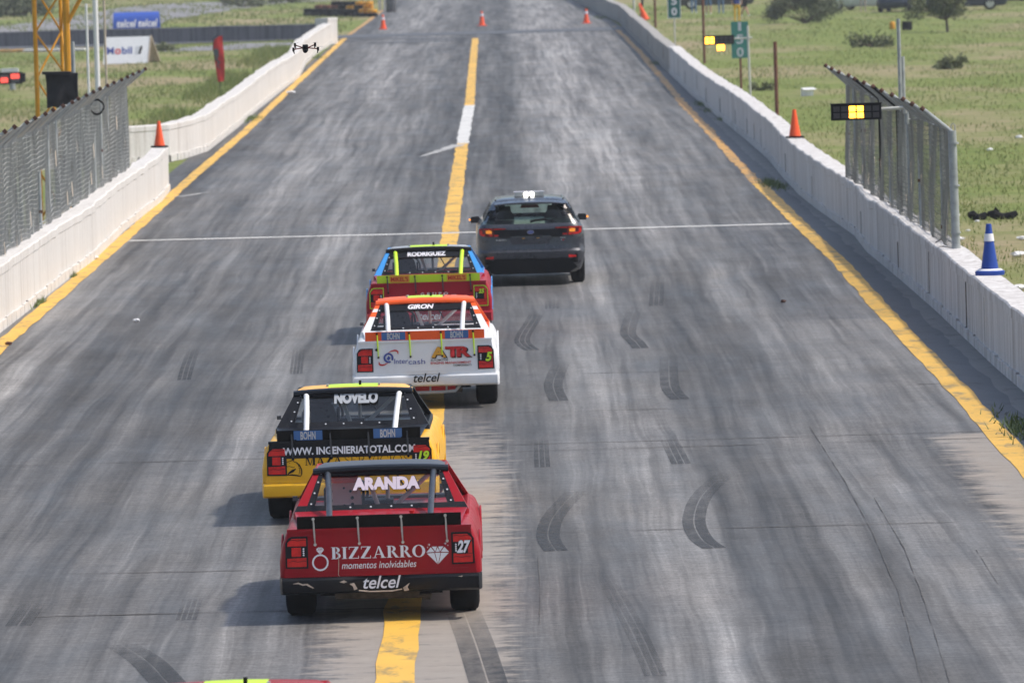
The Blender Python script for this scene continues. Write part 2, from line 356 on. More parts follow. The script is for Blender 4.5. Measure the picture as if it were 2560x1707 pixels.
a, c = G(1150, 362), G(1050, 393); strip([a, c], [.42, .10], .0085, 'cross_line', M['linefaded'], road, .4, .02)
strip([(-7.35, 154.2), (-1.3, 153.4), (5.45, 153.0)], .42, .0085, 'cross_line', M['linewhite'], road, .5, .03)
a, c = G(448, 493), G(520, 481); strip([a, c], [.28, .12], .0085, 'cross_line', M['linefaded'], road, .4, .02)
strip([(6.18, 40), (6.2, 119), (6.1, 136), (6.0, 160), (5.95, 200), (5.82, 250), (5.85, 330), (5.9, 400)], [.88, .9, .82, .75, .72, .5, .36, .3], .0025, 'shoulder', M['shoulder'], road, 1.5, .03)
strip([(6.28, 60), (6.3, 100), (6.3, 136), (6.24, 160), (6.12, 190), (6.10, 205), (6.05, 222), (5.95, 240)], [.34, .34, .3, .42, .36, .42, .28, .12], .0045, 'gutter', M['gutter'], road, .9, .05)
strip([(-30, 389), (-12, 391), (-7, 392), (6.2, 392.5)], 9, .016, 'crossing_band', M['bandgrey'], road, 1.0, .5)
a = [G(u, v) for u, v in ((905, 100), (1000, 97), (1110, 98))]; strip(a, 2.2, .02, 'crossing_band', M['bandgrey'], road, 1, .2)
strip([(-2.6, 373), (-5.6, 371)], 3.0, .018, 'crossing_band', M['bandgrey'], road, .6, .4)
for yy, x0, x1 in ((91.6, -8, 6.6), (92.7, -3, 6.6), (106.3, .2, 3.2), (101.8, 5.2, 6.0), (79.5, .2, 4.4), (114, 4.6, 6.1), (98.5, -.3, 2.6), (76.2, -4.4, -2.6), (71.6, -4.4, -.8)):
    strip([(x0, yy + .12), ((x0 + x1) / 2, yy), (x1, yy - .1)], .035, .006, 'joint', M['joint'], road, .4, .02)
for pts in ([(2024, 1067), (2110, 1200), (2180, 1330), (2245, 1480), (2305, 1707)], [(2185, 1245), (2260, 1370), (2310, 1500), (2375, 1707)], [(2440, 1375), (2495, 1460)], [(1345, 1390), (1350, 1470), (1348, 1560)]):
    strip([G(*q) for q in pts], .006, .006, 'crack', M['joint'], road, .5, .004)
# rubber prints and arcs left by tyres (each a ribbon with two light grooves between three dark tracks)
def tyre_mark(pts, width, strength):
    tracks = 2 if width > .245 else random.choice((3, 4))
    fade = []
    q = [G(*p) for p in pts]; b = MB()
    n = len(q); sub = []
    for i in range(n - 1):
        p0, p1, p2, p3 = q[max(i - 1, 0)], q[i], q[i + 1], q[min(i + 2, n - 1)]
        for k in range(5):
            s = k / 5; sub.append(.5 * ((2 * p1) + (p2 - p0) * s + (2 * p0 - 5 * p1 + 4 * p2 - p3) * s * s + (3 * p1 - p0 - 3 * p2 + p3) * s ** 3))
    sub.append(q[-1]); gap = .014
    for j in range(tracks):
        a0 = -width / 2 + j * width / tracks + gap / 2; a1 = -width / 2 + (j + 1) * width / tracks - gap / 2
        base = len(b.v)
        for i, p in enumerate(sub): b.v += [(p.x + a0, p.y, .005), (p.x + a1, p.y, .005)]; fade += [min(1, .05 + 1.5 * i / len(sub)) * strength] * 2
        for i in range(len(sub) - 1):
            o = base + 2 * i; b.f.append((o, o + 1, o + 3, o + 2)); b.m.append(0)
    o = b.build('tyre_mark', M['mark'], road, fix=False); o.data.attributes.new('fade', 'FLOAT', 'POINT').data.foreach_set('value', fade)
for pts, wd, st_ in (([(1340, 785), (1333, 800), (1305, 850), (1330, 876)], .24, .8), ([(1588, 770), (1570, 830), (1590, 856), (1602, 871)], .25, .9), ([(1405, 905), (1383, 960), (1397, 1002)], .26, .85),
                ([(1672, 890), (1675, 965), (1700, 998)], .26, 1.), ([(1352, 1095), (1356, 1168)], .19, .75), ([(1668, 1090), (1688, 1130), (1703, 1160)], .23, .7),
                ([(1440, 1228), (1385, 1290), (1370, 1340), (1390, 1377)], .25, 1.), ([(1815, 1183), (1755, 1240), (1735, 1300), (1752, 1345), (1785, 1370)], .25, 1.),
                ([(485, 870), (468, 920), (460, 950)], .2, .8), ([(748, 870), (740, 935)], .19, .55), ([(300, 1610), (370, 1655), (430, 1720)], .32, .9), ([(485, 1490), (465, 1550)], .2, .45), ([(90, 1500), (45, 1565)], .25, .5),
                ([(1155, 1520), (1190, 1610), (1225, 1720)], .33, .8), ([(1645, 690), (1640, 765)], .24, .5), ([(1380, 750), (1380, 772)], .24, .4), ([(1500, 1420), (1580, 1560), (1640, 1690)], .2, .35)):
    tyre_mark(pts, wd, st_)
# far circuit tracks and kerbs across the grass on the left
strip([G(-60, 86), G(140, 70), G(290, 46), G(420, 28), G(520, 12), G(700, 2)], [14, 11, 9, 9, 12, 16], .0, 'path', M['pathgrey'], None, 6, .5)['kind'] = 'structure'
strip([G(480, 128), G(540, 121), G(640, 112), G(742, 106)], [3, 5, 5, 6], .0, 'path', M['pathgrey'], None, 3, .4)['kind'] = 'structure'
k = MB()
p0, p1 = G(-20, 130), G(215, 126)
for i in range(26):
    q0, q1 = p0.lerp(p1, i / 26), p0.lerp(p1, (i + 1) / 26)
    k.bx(q0.x, q1.x, q0.y - 1.2, q0.y + 1.2, 0, .08, 0 if i < 9 else 1)
kerb = k.build('kerb', [M['lineorange'], M['linewhite']]); kerb['kind'] = 'structure'

# ------------------------------------------------------------------ walls
def resample(pts, step):
    out = []
    for i in range(len(pts) - 1):
        a, c = Vector(pts[i]), Vector(pts[i + 1]); n = max(1, int((c - a).length / step))
        out += [a.lerp(c, j / n) for j in range(n)]
    return out + [Vector(pts[-1])]
def concrete_wall(pts, h, th, side, mat, label, name='concrete_wall', skirt=True, steps=0.02, cap=True, joints=True):
    """wall along (x,y) points: track face on the points, thickness to `side` (+1 = right)"""
    b = MB(); q = resample([(p[0], p[1]) for p in pts], 1.0); n = len(q); rings = []; hh = h
    for i, p in enumerate(q):
        d = (q[min(i + 1, n - 1)] - q[max(i - 1, 0)]).normalized(); s = Vector((d.y, -d.x)) * side
        if i % 11 == 0: hh = h + random.uniform(-steps, steps)
        z = hh + random.uniform(-.016, .016)
        j = random.uniform(-.014, .014)
        o = p + s * j; e = p + s * th; lip = -.014 if cap else 0
        rings.append([(o.x, o.y, -.05), (o.x, o.y, z - .15), ((o + s * lip).x, (o + s * lip).y, z - .14), ((o + s * lip).x, (o + s * lip).y, z - .02), ((o + s * (lip + .02)).x, (o + s * (lip + .02)).y, z), ((e - s * .02).x, (e - s * .02).y, z + random.uniform(-.006, .006)), (e.x, e.y, z - .03), (e.x, e.y, -.05)])
    b.loft(rings, 0, True, True, True)
    if skirt:                                         # cast foot with drainage gaps
        acc = 0
        for i in range(n - 1):
            p, r2 = q[i], q[i + 1]; d = (r2 - p); L = d.length; d.normalize(); s = Vector((d.y, -d.x)) * side
            c = p + d * (L * .5); hz = random.uniform(.07, .085)
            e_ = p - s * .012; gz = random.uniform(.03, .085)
            b.obox((e_.x, e_.y, gz), (d.x * random.uniform(.012, .04), d.y * .03, 0), (s.x * .016, s.y * .016, 0), (0, 0, gz), 1)  # solid dark box painted as the shade inside each drainage gap
            b.obox((c.x - s.x * .012, c.y - s.y * .012, hz), (d.x * L * random.uniform(.43, .485), d.y * L * .47, 0), (s.x * .022, s.y * .022, 0), (0, 0, hz))
    if skirt:                                         # open joints between the cast panels
        i = 3
        while i < n - 2:
            p, r2 = q[i], q[i + 1]; d = (r2 - p).normalized(); s = Vector((d.y, -d.x)) * side; z0, z1 = random.choice(((.1, h - .16), (.3, h - .1), (.12, h * .6))); 
            c = p + d * random.uniform(0, .9)
            b.obox((c.x + s.x * .012, c.y + s.y * .012, (z0 + z1) / 2), (d.x * .010, d.y * .010, 0), (s.x * .02, s.y * .02, 0), (0, 0, (z1 - z0) / 2), 1)
            i += random.choice((5, 6, 9, 13)) if joints else 999
    return tag(b.build(name, [mat, M['walljoint_gapshade']], None, 30), label, 'wall')
RW = [(6.46, 40), (6.46, 95), (6.41, 105), (6.42, 114), (6.43, 119), (6.40, 129), (6.36, 136), (6.33, 140), (6.42, 147), (6.32, 154), (6.24, 160), (6.18, 168), (6.22, 178), (6.32, 192), (6.27, 208), (6.21, 222), (6.13, 236), (6.04, 256), (6.03, 289)]
concrete_wall(RW, .96, .40, 1, M['wallstained'], 'long low white concrete wall with shaded track face along the right edge of the strip')
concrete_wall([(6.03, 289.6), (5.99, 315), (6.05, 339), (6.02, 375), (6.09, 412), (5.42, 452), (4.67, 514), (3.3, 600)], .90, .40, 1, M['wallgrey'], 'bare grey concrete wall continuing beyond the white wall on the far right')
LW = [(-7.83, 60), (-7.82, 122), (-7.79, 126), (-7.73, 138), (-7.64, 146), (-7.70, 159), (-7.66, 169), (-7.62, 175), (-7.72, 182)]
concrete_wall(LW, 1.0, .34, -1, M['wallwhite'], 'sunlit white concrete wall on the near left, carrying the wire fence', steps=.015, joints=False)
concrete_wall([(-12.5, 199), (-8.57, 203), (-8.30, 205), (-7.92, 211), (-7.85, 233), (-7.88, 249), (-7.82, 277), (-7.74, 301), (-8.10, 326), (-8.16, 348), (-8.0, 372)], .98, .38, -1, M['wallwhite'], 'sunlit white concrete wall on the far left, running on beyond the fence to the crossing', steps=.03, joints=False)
concrete_wall([(-8.15, 372.6), (-7.72, 374.5)], 1.22, .6, -1, M['wallwhite'], 'taller white end block closing the far left wall at the crossing', name='wall_block', skirt=False)
concrete_wall([(-60, 398), (-26, 393), (-8.8, 389.5)], .72, .4, -1, M['walldark'], 'dark low wall crossing behind the far left grass, rubble along its top', skirt=False, steps=.02)

# ------------------------------------------------------------------ wire fences on the walls
def wire_fence(label, x_of, ys, z0, zt, lean, arm, near_post, hole=None, wiremat='galvwire'):
    root = thing('wire_fence', label, 'fence', (x_of(ys[0]), ys[0], z0))
    ox, oy = x_of(ys[0]), ys[0]
    def loc(y, z, off=0): return (x_of(y) + off - ox, y - oy, z - z0)
    for i, y in enumerate(ys):
        b = MB(); r = .034 if not (near_post and i == 0) else .064
        jl = random.uniform(-.02, .02)
        b.tube([loc(y, z0 - .03), loc(y, zt, jl)], r, 10)
        if near_post and i == 0:
            for zz in (z0 + .25, z0 + .95, zt - .2): b.tube([loc(y, zz), loc(y, zz + .03)], .077, 12)
            b.tube([loc(y, zt - .02, -.03), loc(y, zt + .08, -.03), loc(y, zt + .11, 0), loc(y, zt + .08, .03), loc(y, zt - .02, .03)], .008, 6)
        ax = lean * arm * random.uniform(.95, 1.05)
        b.tube([loc(y, zt - .02, jl), loc(y, zt + arm * .82, jl + ax)], .03, 8)
        p = b.build('post', M['galv'], root, 40)
        c = MB(); d = Vector((ax, 0, arm * .84)).normalized(); e = Vector(loc(y, zt + arm * .82, jl + ax))
        c.tube([e - d * .01, e + d * .05], .036, 8); c.build('cap', M['rust'], p, 40)
        if i % 2: 
            c = MB(); zz = random.uniform(z0 + .2, zt - .2); c.tube([loc(y, zz, 0), loc(y, zz + .05, .0)], .045, 8); c.build('clamp', M['rust'], p, 40)
    b = MB(); ya, yb = ys[0], ys[-1]; wr = .0042; push = -lean * .0
    def wire(p, q):
        p, q = Vector(p), Vector(q); d = (q - p).normalized(); a = Vector((0, 0, 1)) if abs(d.z) < .7 else Vector((1, 0, 0))
        u = d.cross(a).normalized() * wr; v_ = d.cross(u).normalized() * wr
        b.add([p + u, p - u * .5 + v_ * .87, p - u * .5 - v_ * .87, q + u, q - u * .5 + v_ * .87, q - u * .5 - v_ * .87], [(0, 1, 4, 3), (1, 2, 5, 4), (2, 0, 3, 5)])
    def bulge(y, z): return lean * (.045 + .03 * math.sin(y * 2.1 + 1.3 * z) + .02 * math.sin(y * .7 - 2 * z))
    def inhole(y, z): return hole and hole[0] < y < hole[1] and hole[2] < z < hole[3]
    y = ya
    while y <= yb:                                    # upright wires
        zz = [z0 + .02, z0 + .5, z0 + 1.0, z0 + 1.5, zt]
        if hole and hole[0] < y < hole[1]: segs = [(hole[3], zt)]
        else: segs = list(zip(zz[:-1], zz[1:]))
        for u_, v_ in segs: wire(loc(y, u_, bulge(y, u_)), loc(y, v_, bulge(y, v_)))
        wire(loc(y, zt, bulge(y, zt)), loc(y, zt + arm * .74, lean * arm * .9))
        y += .07 if wiremat == 'galvwire' else .088
    z = z0 + .04
    while z < zt:                                     # level wires, slack between the posts
        y = ya
        while y < yb - .3:
            y2 = y + .42
            if not (inhole(y, z) or inhole(y2, z)):
                sg = lambda q: .022 * math.sin(q * 1.9 + z * 5) + .012 * math.sin(q * 5.1)
                wire(loc(y, z + sg(y), bulge(y, z)), loc(min(y2, yb), z + sg(y2), bulge(y2, z)))
            y = y2
        z += .08
    for k in range(5):
        f = k / 4; y = ya
        while y < yb - .5:
            sg = .02 * math.sin(y * 3 + k * 2); wire(loc(y, zt + arm * .74 * f, lean * arm * .9 * f), loc(y + .5, zt + arm * .74 * f + sg, lean * arm * .9 * f)); y += .5
    b.build('wire_mesh', M[wiremat], root, fix=False)
    b = MB()                                          # scraps of plastic and dry weed caught in the wire
    for _ in range(int((yb - ya) * 1.1)):
        y, z = random.uniform(ya, yb), z0 + random.uniform(.1, zt - z0 - .1) * random.random() ** .5; h_ = random.uniform(.04, .16)
        b.add([loc(y + dy, z + dz, bulge(y, z) + lean * (.012 + .01 * math.sin(dz * 40))) for dy, dz in ((-.05, -h_), (.04, -h_ * .8), (.06, h_), (-.03, h_ * .7))], [(0, 1, 2, 3)])
    b.build('caught_scraps', M['wood'], root, fix=False)['kind'] = 'stuff'
    b = MB(); b.tube([loc(ya, zt - .03), loc((ya + yb) / 2, zt - .06), loc(yb, zt - .03)], .012, 6); b.tube([loc(ya, z0 + .08), loc(yb, z0 + .08)], .012, 6)
    b.build('tension_cable', M['galv'], root)
    return root
wire_fence('grey wire mesh fence with rusty capped posts on top of the left white wall', lambda y: -8.02 + .0016 * (y - 120), [98 + 2.55 * i for i in range(28)], 1.0, 2.72, 1, .42, False, (135.2, 137.0, 1.1, 2.0))
rf = wire_fence('grey wire mesh fence with a thick end pipe on the right white wall', lambda y: 6.66 - .006 * (y - 118), [118.4 + 2.9 * i for i in range(12)], .96, 2.74, -1, .40, True, None, 'darkwire')
for i, o in enumerate([c for c in rf.children if c.name.startswith('post')]):
    if i in (5, 7): o.data.materials[0] = M['matblack']
b = MB(); e = D(2310, 600, 121); b.tube([(6.62, 121.5, 1.0), (6.5, 121, .98), (6.42, 120.7, .90), (6.45, 120.2, .86), (6.43, 119.8, .95), (6.52, 119.3, .985), (6.6, 118.6, .98)], .009, 6)
tag(b.build('cable', M['matblack'], None, 40), 'loose dark cable drooping over the right wall below the fence end', 'cable')

b = MB(); q = D(242, 268, 152); pts = []
for k in range(120): a = k * .42; pts.append((.13 * math.cos(a) * (1 + .12 * math.sin(k * 1.7)), .02 * math.sin(k * .9), .14 * math.sin(a) * (1 + .12 * math.sin(k * 1.1))))
b.tube(pts, .008, 5); o = b.build('wire_coil', M['matblack'], None, 40); o.location = q; tag(o, 'coil of dark wire hung near the top of the left fence', 'wire coil')

# ------------------------------------------------------------------ lettering
def txt(name, s, wd, ht, mat, parent, o, ux=(1, 0, 0), uz=(0, 0, 1), bold=0., shear=0., off=.003, space=1.0):
    cu = bpy.data.curves.new('t', 'FONT'); cu.body = s; cu.offset = bold; cu.shear = shear; cu.space_character = space
    cu.resolution_u = 4; ob = link(bpy.data.objects.new('t', cu))
    dg = bpy.context.evaluated_depsgraph_get(); me = bpy.data.meshes.new_from_object(ob.evaluated_get(dg))
    bpy.data.objects.remove(ob); bpy.data.curves.remove(cu)
    co = np.array([v.co[:] for v in me.vertices]); mn, mx = co.min(0), co.max(0)
    o, ux, uz = Vector(o), Vector(ux).normalized(), Vector(uz).normalized(); n = ux.cross(uz)
    for v in me.vertices:
        a = ((v.co.x - mn[0]) / (mx[0] - mn[0]) - .5) * wd; c = ((v.co.y - mn[1]) / (mx[1] - mn[1]) - .5) * ht
        v.co = o + ux * a + uz * c + n * off
    me.name = name; me.materials.clear(); me.materials.append(mat); me.update()
    ob = link(bpy.data.objects.new(name, me)); ob.parent = parent; return ob
def disc_ring(cx, cz, rx, rz, tx, tz, n=28, a0=0, a1=2 * math.pi):
    P = []
    for i in range(n):
        a, c = a0 + (a1 - a0) * i / n, a0 + (a1 - a0) * (i + 1) / n
        P.append([(cx + rx * math.cos(a), cz + rz * math.sin(a)), (cx + rx * math.cos(c), cz + rz * math.sin(c)), (cx + (rx - tx) * math.cos(c), cz + (rz - tz) * math.sin(c)), (cx + (rx - tx) * math.cos(a), cz + (rz - tz) * math.sin(a))])
    return P
def stroke(pts, ws):
    P = []
    for i in range(len(pts) - 1):
        (x0, z0), (x1, z1) = pts[i], pts[i + 1]; L = math.hypot(x1 - x0, z1 - z0) or 1; nx, nz = -(z1 - z0) / L, (x1 - x0) / L
        w0, w1 = ws[i] / 2, ws[i + 1] / 2
        P.append([(x0 + nx * w0, z0 + nz * w0), (x0 - nx * w0, z0 - nz * w0), (x1 - nx * w1, z1 - nz * w1), (x1 + nx * w1, z1 + nz * w1)])
    return P
def shapes(name, groups, mats, parent, y):
    """flat emblem from (material index, outline list) groups; every outline a hair in front of the last"""
    b = MB(); k = 0
    for mi, polys in groups:
        for p in polys:
            b.add([(x, y - k * .00025, z) for x, z in p], [tuple(range(len(p)))], mi); k += 1
    return b.build(name, mats, parent, fix=False)
def rect(x0, z0, x1, z1): return [(x0, z0), (x1, z0), (x1, z1), (x0, z1)]
def serif(ch, T=.19, t=.06):
    """roman capitals in a unit-high box -> (outlines, width)"""
    s = .045; S = []
    def stem(x, w=T, a=.0, c=1.0): S.append(rect(x, a, x + w, c))
    def foot(x0, x1, z): S.append(rect(x0, z, x1, z + s))
    if ch == 'I': stem(.08); foot(0, .16 + T, 0); foot(0, .16 + T, 1 - s); return S, .16 + T
    if ch == 'B':
        stem(.07); foot(0, .3, 0); foot(0, .3, 1 - s)
        S.extend(disc_ring(.3, .76, .26, .24, T * .85, t, 12, -math.pi / 2, math.pi / 2)); S.extend(disc_ring(.3, .27, .31, .27, T * .9, t, 12, -math.pi / 2, math.pi / 2)); return S, .62
    if ch == 'R':
        stem(.07); foot(0, .34, 0); foot(0, .3, 1 - s)
        S.extend(disc_ring(.3, .74, .28, .26, T * .9, t, 12, -math.pi / 2, math.pi / 2)); S.append([(.30, .50), (.47, .50), (.76, 0), (.56, 0)]); foot(.56, .80, 0); return S, .76
    if ch == 'Z':
        S += [rect(.02, 0, .68, t), rect(.05, 1 - t, .68, 1), [(.02, t), (.02 + T * 1.15, t), (.68, 1 - t), (.68 - T * 1.15, 1 - t)], rect(.64, t, .68, .24), rect(.05, .78, .09, 1 - t)]; return S, .72
    if ch == 'A':
        S += [[(.10, 0), (.10 + t, 0), (.42, .95), (.38, 1)], [(.36, 1), (.46, 1), (.80, 0), (.80 - T * 1.1, 0)], rect(.24, .28, .58, .28 + t)]; foot(0, .26, 0); foot(.52, .88, 0); return S, .86
    if ch == 'O': return disc_ring(.42, .5, .42, .52, T, t, 32), .84
    if ch == 'M':
        stem(.08, t); stem(.76, T); S += [[(.08, 1), (.08 + T, 1), (.52, 0), (.45, 0)], [(.45, 0), (.52, 0), (.80, 1), (.76, 1)]]; foot(0, .24, 0); foot(.68, 1.03, 0); return S, 1.02
    if ch == 'E': stem(.07, T); S += [rect(0, 0, .56, s), rect(0, 1 - s, .56, 1), rect(.2, .5, .46, .55), rect(.53, 0, .57, .2), rect(.53, .8, .57, 1)]; return S, .6
    if ch == 'V': S += [[(.06, 1), (.06 + T, 1), (.46, 0), (.40, 0)], [(.40, 0), (.45, 0), (.76, 1), (.71, 1)]]; foot(0, .3, 1 - s); foot(.6, .84, 1 - s); return S, .80
    if ch == 'C': S += disc_ring(.42, .5, .42, .52, T, t, 24, .75, 2 * math.pi - .75); S.append(rect(.70, .66, .73, .95)); return S, .76
    if ch == 'S':
        pts = [(.47, .78), (.40, .93), (.27, .98), (.12, .90), (.10, .74), (.22, .58), (.38, .45), (.47, .28), (.42, .1), (.27, .02), (.12, .07), (.05, .24)]
        S += stroke(pts, [t, t, t, t + .02, T * .8, T, T, T * .8, t + .02, t, t, t]); return S, .54
    return S, .3
def serif_text(name, s, x0, x1, z0, ht, mat, parent, y, T=.19, t=.06, gap=.10):
    x = 0; out = []
    for ch in s:
        P, wd = serif(ch, T, t); out += [[(px + x, pz) for px, pz in p] for p in P]; x += wd + gap
    k = (x1 - x0) / (x - gap)
    return shapes(name, [(0, [[(x0 + px * k, z0 + pz * ht) for px, pz in p] for p in out])], [mat], parent, y)

# ------------------------------------------------------------------ bodies by level slices
def outline(hw, y0, y1, rr, rf, nr=8, nc=5, ns=14):
    """plan outline starting at the rear right, going round by the left; returns points and face tags"""
    P = []; T = []
    rr = min(rr, hw * .95); rf = min(rf, hw * .95)
    def arc(cx, cy, r, a0, a1, tg):
        for i in range(nc): a = a0 + (a1 - a0) * i / nc; P.append((cx + r * math.cos(a), cy + r * math.sin(a))); T.append(tg)
    def seg(ax, ay, bx_, by, n, tg):
        for i in range(n): P.append((ax + (bx_ - ax) * i / n, ay + (by - ay) * i / n)); T.append(tg)
    q = math.pi / 2
    seg(hw - rr, y0, -hw + rr, y0, nr, 'rear'); arc(-hw + rr, y0 + rr, rr, -q, -2 * q, 'rc')
    seg(-hw, y0 + rr, -hw, y1 - rf, ns, 'side'); arc(-hw + rf, y1 - rf, rf, 2 * q, q, 'fc')
    seg(-hw + rf, y1, hw - rf, y1, nr, 'front'); arc(hw - rf, y1 - rf, rf, q, 0, 'fc')
    seg(hw, y1 - rf, hw, y0 + rr, ns, 'side'); arc(hw - rr, y0 + rr, rr, 0, -q, 'rc')
    return P, T
def slice_body(sl, pick=None):
    rings = []
    for z, hw, y0, y1, rr, rf in sl:
        P, T = outline(hw, y0, y1, rr, rf); rings.append([(x, y, z) for x, y in P])
    return rings, T
def cut_arches(o, holes):
    """cut wheel arches: (x, y, z, r, depth) cylinders across the body"""
    b = MB()
    for x, y, z, r, dpt in holes: b.tube([(x - dpt, y, z), (x + dpt, y, z)], r, 28)
    c = b.build('cutter', M['matblack']); md = o.modifiers.new('b', 'BOOLEAN'); md.object = c; md.operation = 'DIFFERENCE'; md.solver = 'EXACT'
    bpy.context.view_layer.update()
    dg = bpy.context.evaluated_depsgraph_get(); me = bpy.data.meshes.new_from_object(o.evaluated_get(dg))
    o.modifiers.clear(); old = o.data; o.data = me; bpy.data.meshes.remove(old); bpy.data.objects.remove(c)
    me.set_sharp_from_angle(angle=R(35))
def wheel(parent, x, y, r, wd, side, rimr=.62, rimmat=None):
    b = MB(); n = 32; prof = [(-wd / 2 + .02, r * .66), (-wd / 2, r * .78), (-wd / 2 + .012, r * .93), (-wd / 2 + .04, r), (wd / 2 - .04, r), (wd / 2 - .012, r * .93), (wd / 2, r * .78), (wd / 2 - .02, r * .66)]
    b.loft([[(px, pr * math.cos(2 * math.pi * k / n), pr * math.sin(2 * math.pi * k / n)) for k in range(n)] for px, pr in prof], 0, True)
    wh = b.build('wheel', M['tyre'], parent, 40); wh.location = (x, y, r)
    c = MB(); xo = side * (wd / 2 - .03)
    c.loft([[(xx, rr * math.cos(2 * math.pi * k / n), rr * math.sin(2 * math.pi * k / n)) for k in range(n)] for xx, rr in ((-wd / 2 + .02, r * .66), (xo - side * .03, r * .6), (xo, r * .62), (xo - side * .01, r * .2), (xo + side * .02, r * .14))], 0, True, True, True)
    for k in range(5):
        a = 2 * math.pi * k / 5; d = Vector((0, math.cos(a), math.sin(a)))
        c.obox(Vector((xo + side * .012, 0, 0)) + d * r * .38, d * r * .24, Vector((0, -d.z, d.y)) * .03, (.015, 0, 0))
    c.build('rim', rimmat or M['rim'], wh, 30)
    return wh

def lerp2(q, u, v):
    (a, b_, c, d) = map(Vector, q)                     # bottom-left, bottom-right, top-right, top-left
    return a.lerp(b_, u).lerp(d.lerp(c, u), v)
def ring_panel(mb, q, outer, inner, n, th, mats_v, flare=0.0, flare_out=0.0):
    """frame between two inset levels of a quad; (u0,v0,u1,v1) each; mats_v: list of (v0, v1, material) for the uprights"""
    n = Vector(n).normalized() * th
    def fu(u, v):                                     # the opening widens towards the roof
        k = flare if u in (c0, c1) else flare_out
        return u + (k if u > .5 else -k) * v
    def patch(u0, v0, u1, v1, m, tl=None):
        p = [lerp2(q, fu(u0, v0), v0), lerp2(q, fu(u1, v0), v0), lerp2(q, fu(u1, v1), v1), lerp2(q, fu(u0, v1), v1)]
        mb.add(p + [x + n for x in p], [(0, 1, 2, 3), (7, 6, 5, 4), (0, 4, 5, 1), (1, 5, 6, 2), (2, 6, 7, 3), (3, 7, 4, 0)], m)
    (a0, b0, a1, b1), (c0, d0, c1, d1) = outer, inner
    for v0, v1, m in mats_v:
        patch(a0, b0 + (b1 - b0) * v0, c0, b0 + (b1 - b0) * v1, m); patch(c1, b0 + (b1 - b0) * v0, a1, b0 + (b1 - b0) * v1, m)
    if d0 > b0: patch(c0, b0, c1, d0, mats_v[0][2])
    if d1 < b1: patch(c0, d1, c1, b1, mats_v[-1][2])

def seat(parent, x, mat, headmat):
    b = MB(); y = 2.02
    out = [(-.17, .90), (.17, .90), (.155, 1.03), (.13, 1.115), (.085, 1.15), (0, 1.16), (-.085, 1.15), (-.13, 1.115), (-.155, 1.03)]
    b.prism([(x + px, pz) for px, pz in out], y, y + .05, 0)
    for sx in (-1, 1): b.bx(x + sx * .175 - .012, x + sx * .175 + .012, y - .01, y + .3, .93, 1.08, 1)
    for px, pz, r in ((-.12, 1.06, .013), (.06, 1.06, .013), (.075, 1.0, .016), (.075, .94, .016), (-.12, .98, .014), (0, .93, .012), (0, 1.09, .01)):
        b.tube([(x + px, y - .004, pz), (x + px, y + .01, pz)], r, 10, 1)
    b.build('seat', [mat, M['matblack']], parent, 30)
    b = MB(); b.loft([[(x + rx * math.cos(a), y + .02 + .1 * math.sin(a) * rx / .13, z) for a in np.linspace(0, 2 * math.pi, 14)[:-1]] for z, rx in ((1.14, .12), (1.175, .145), (1.19, .14), (1.20, .10))], 0, True, True, True)
    b.build('headrest', headmat, parent, 40)

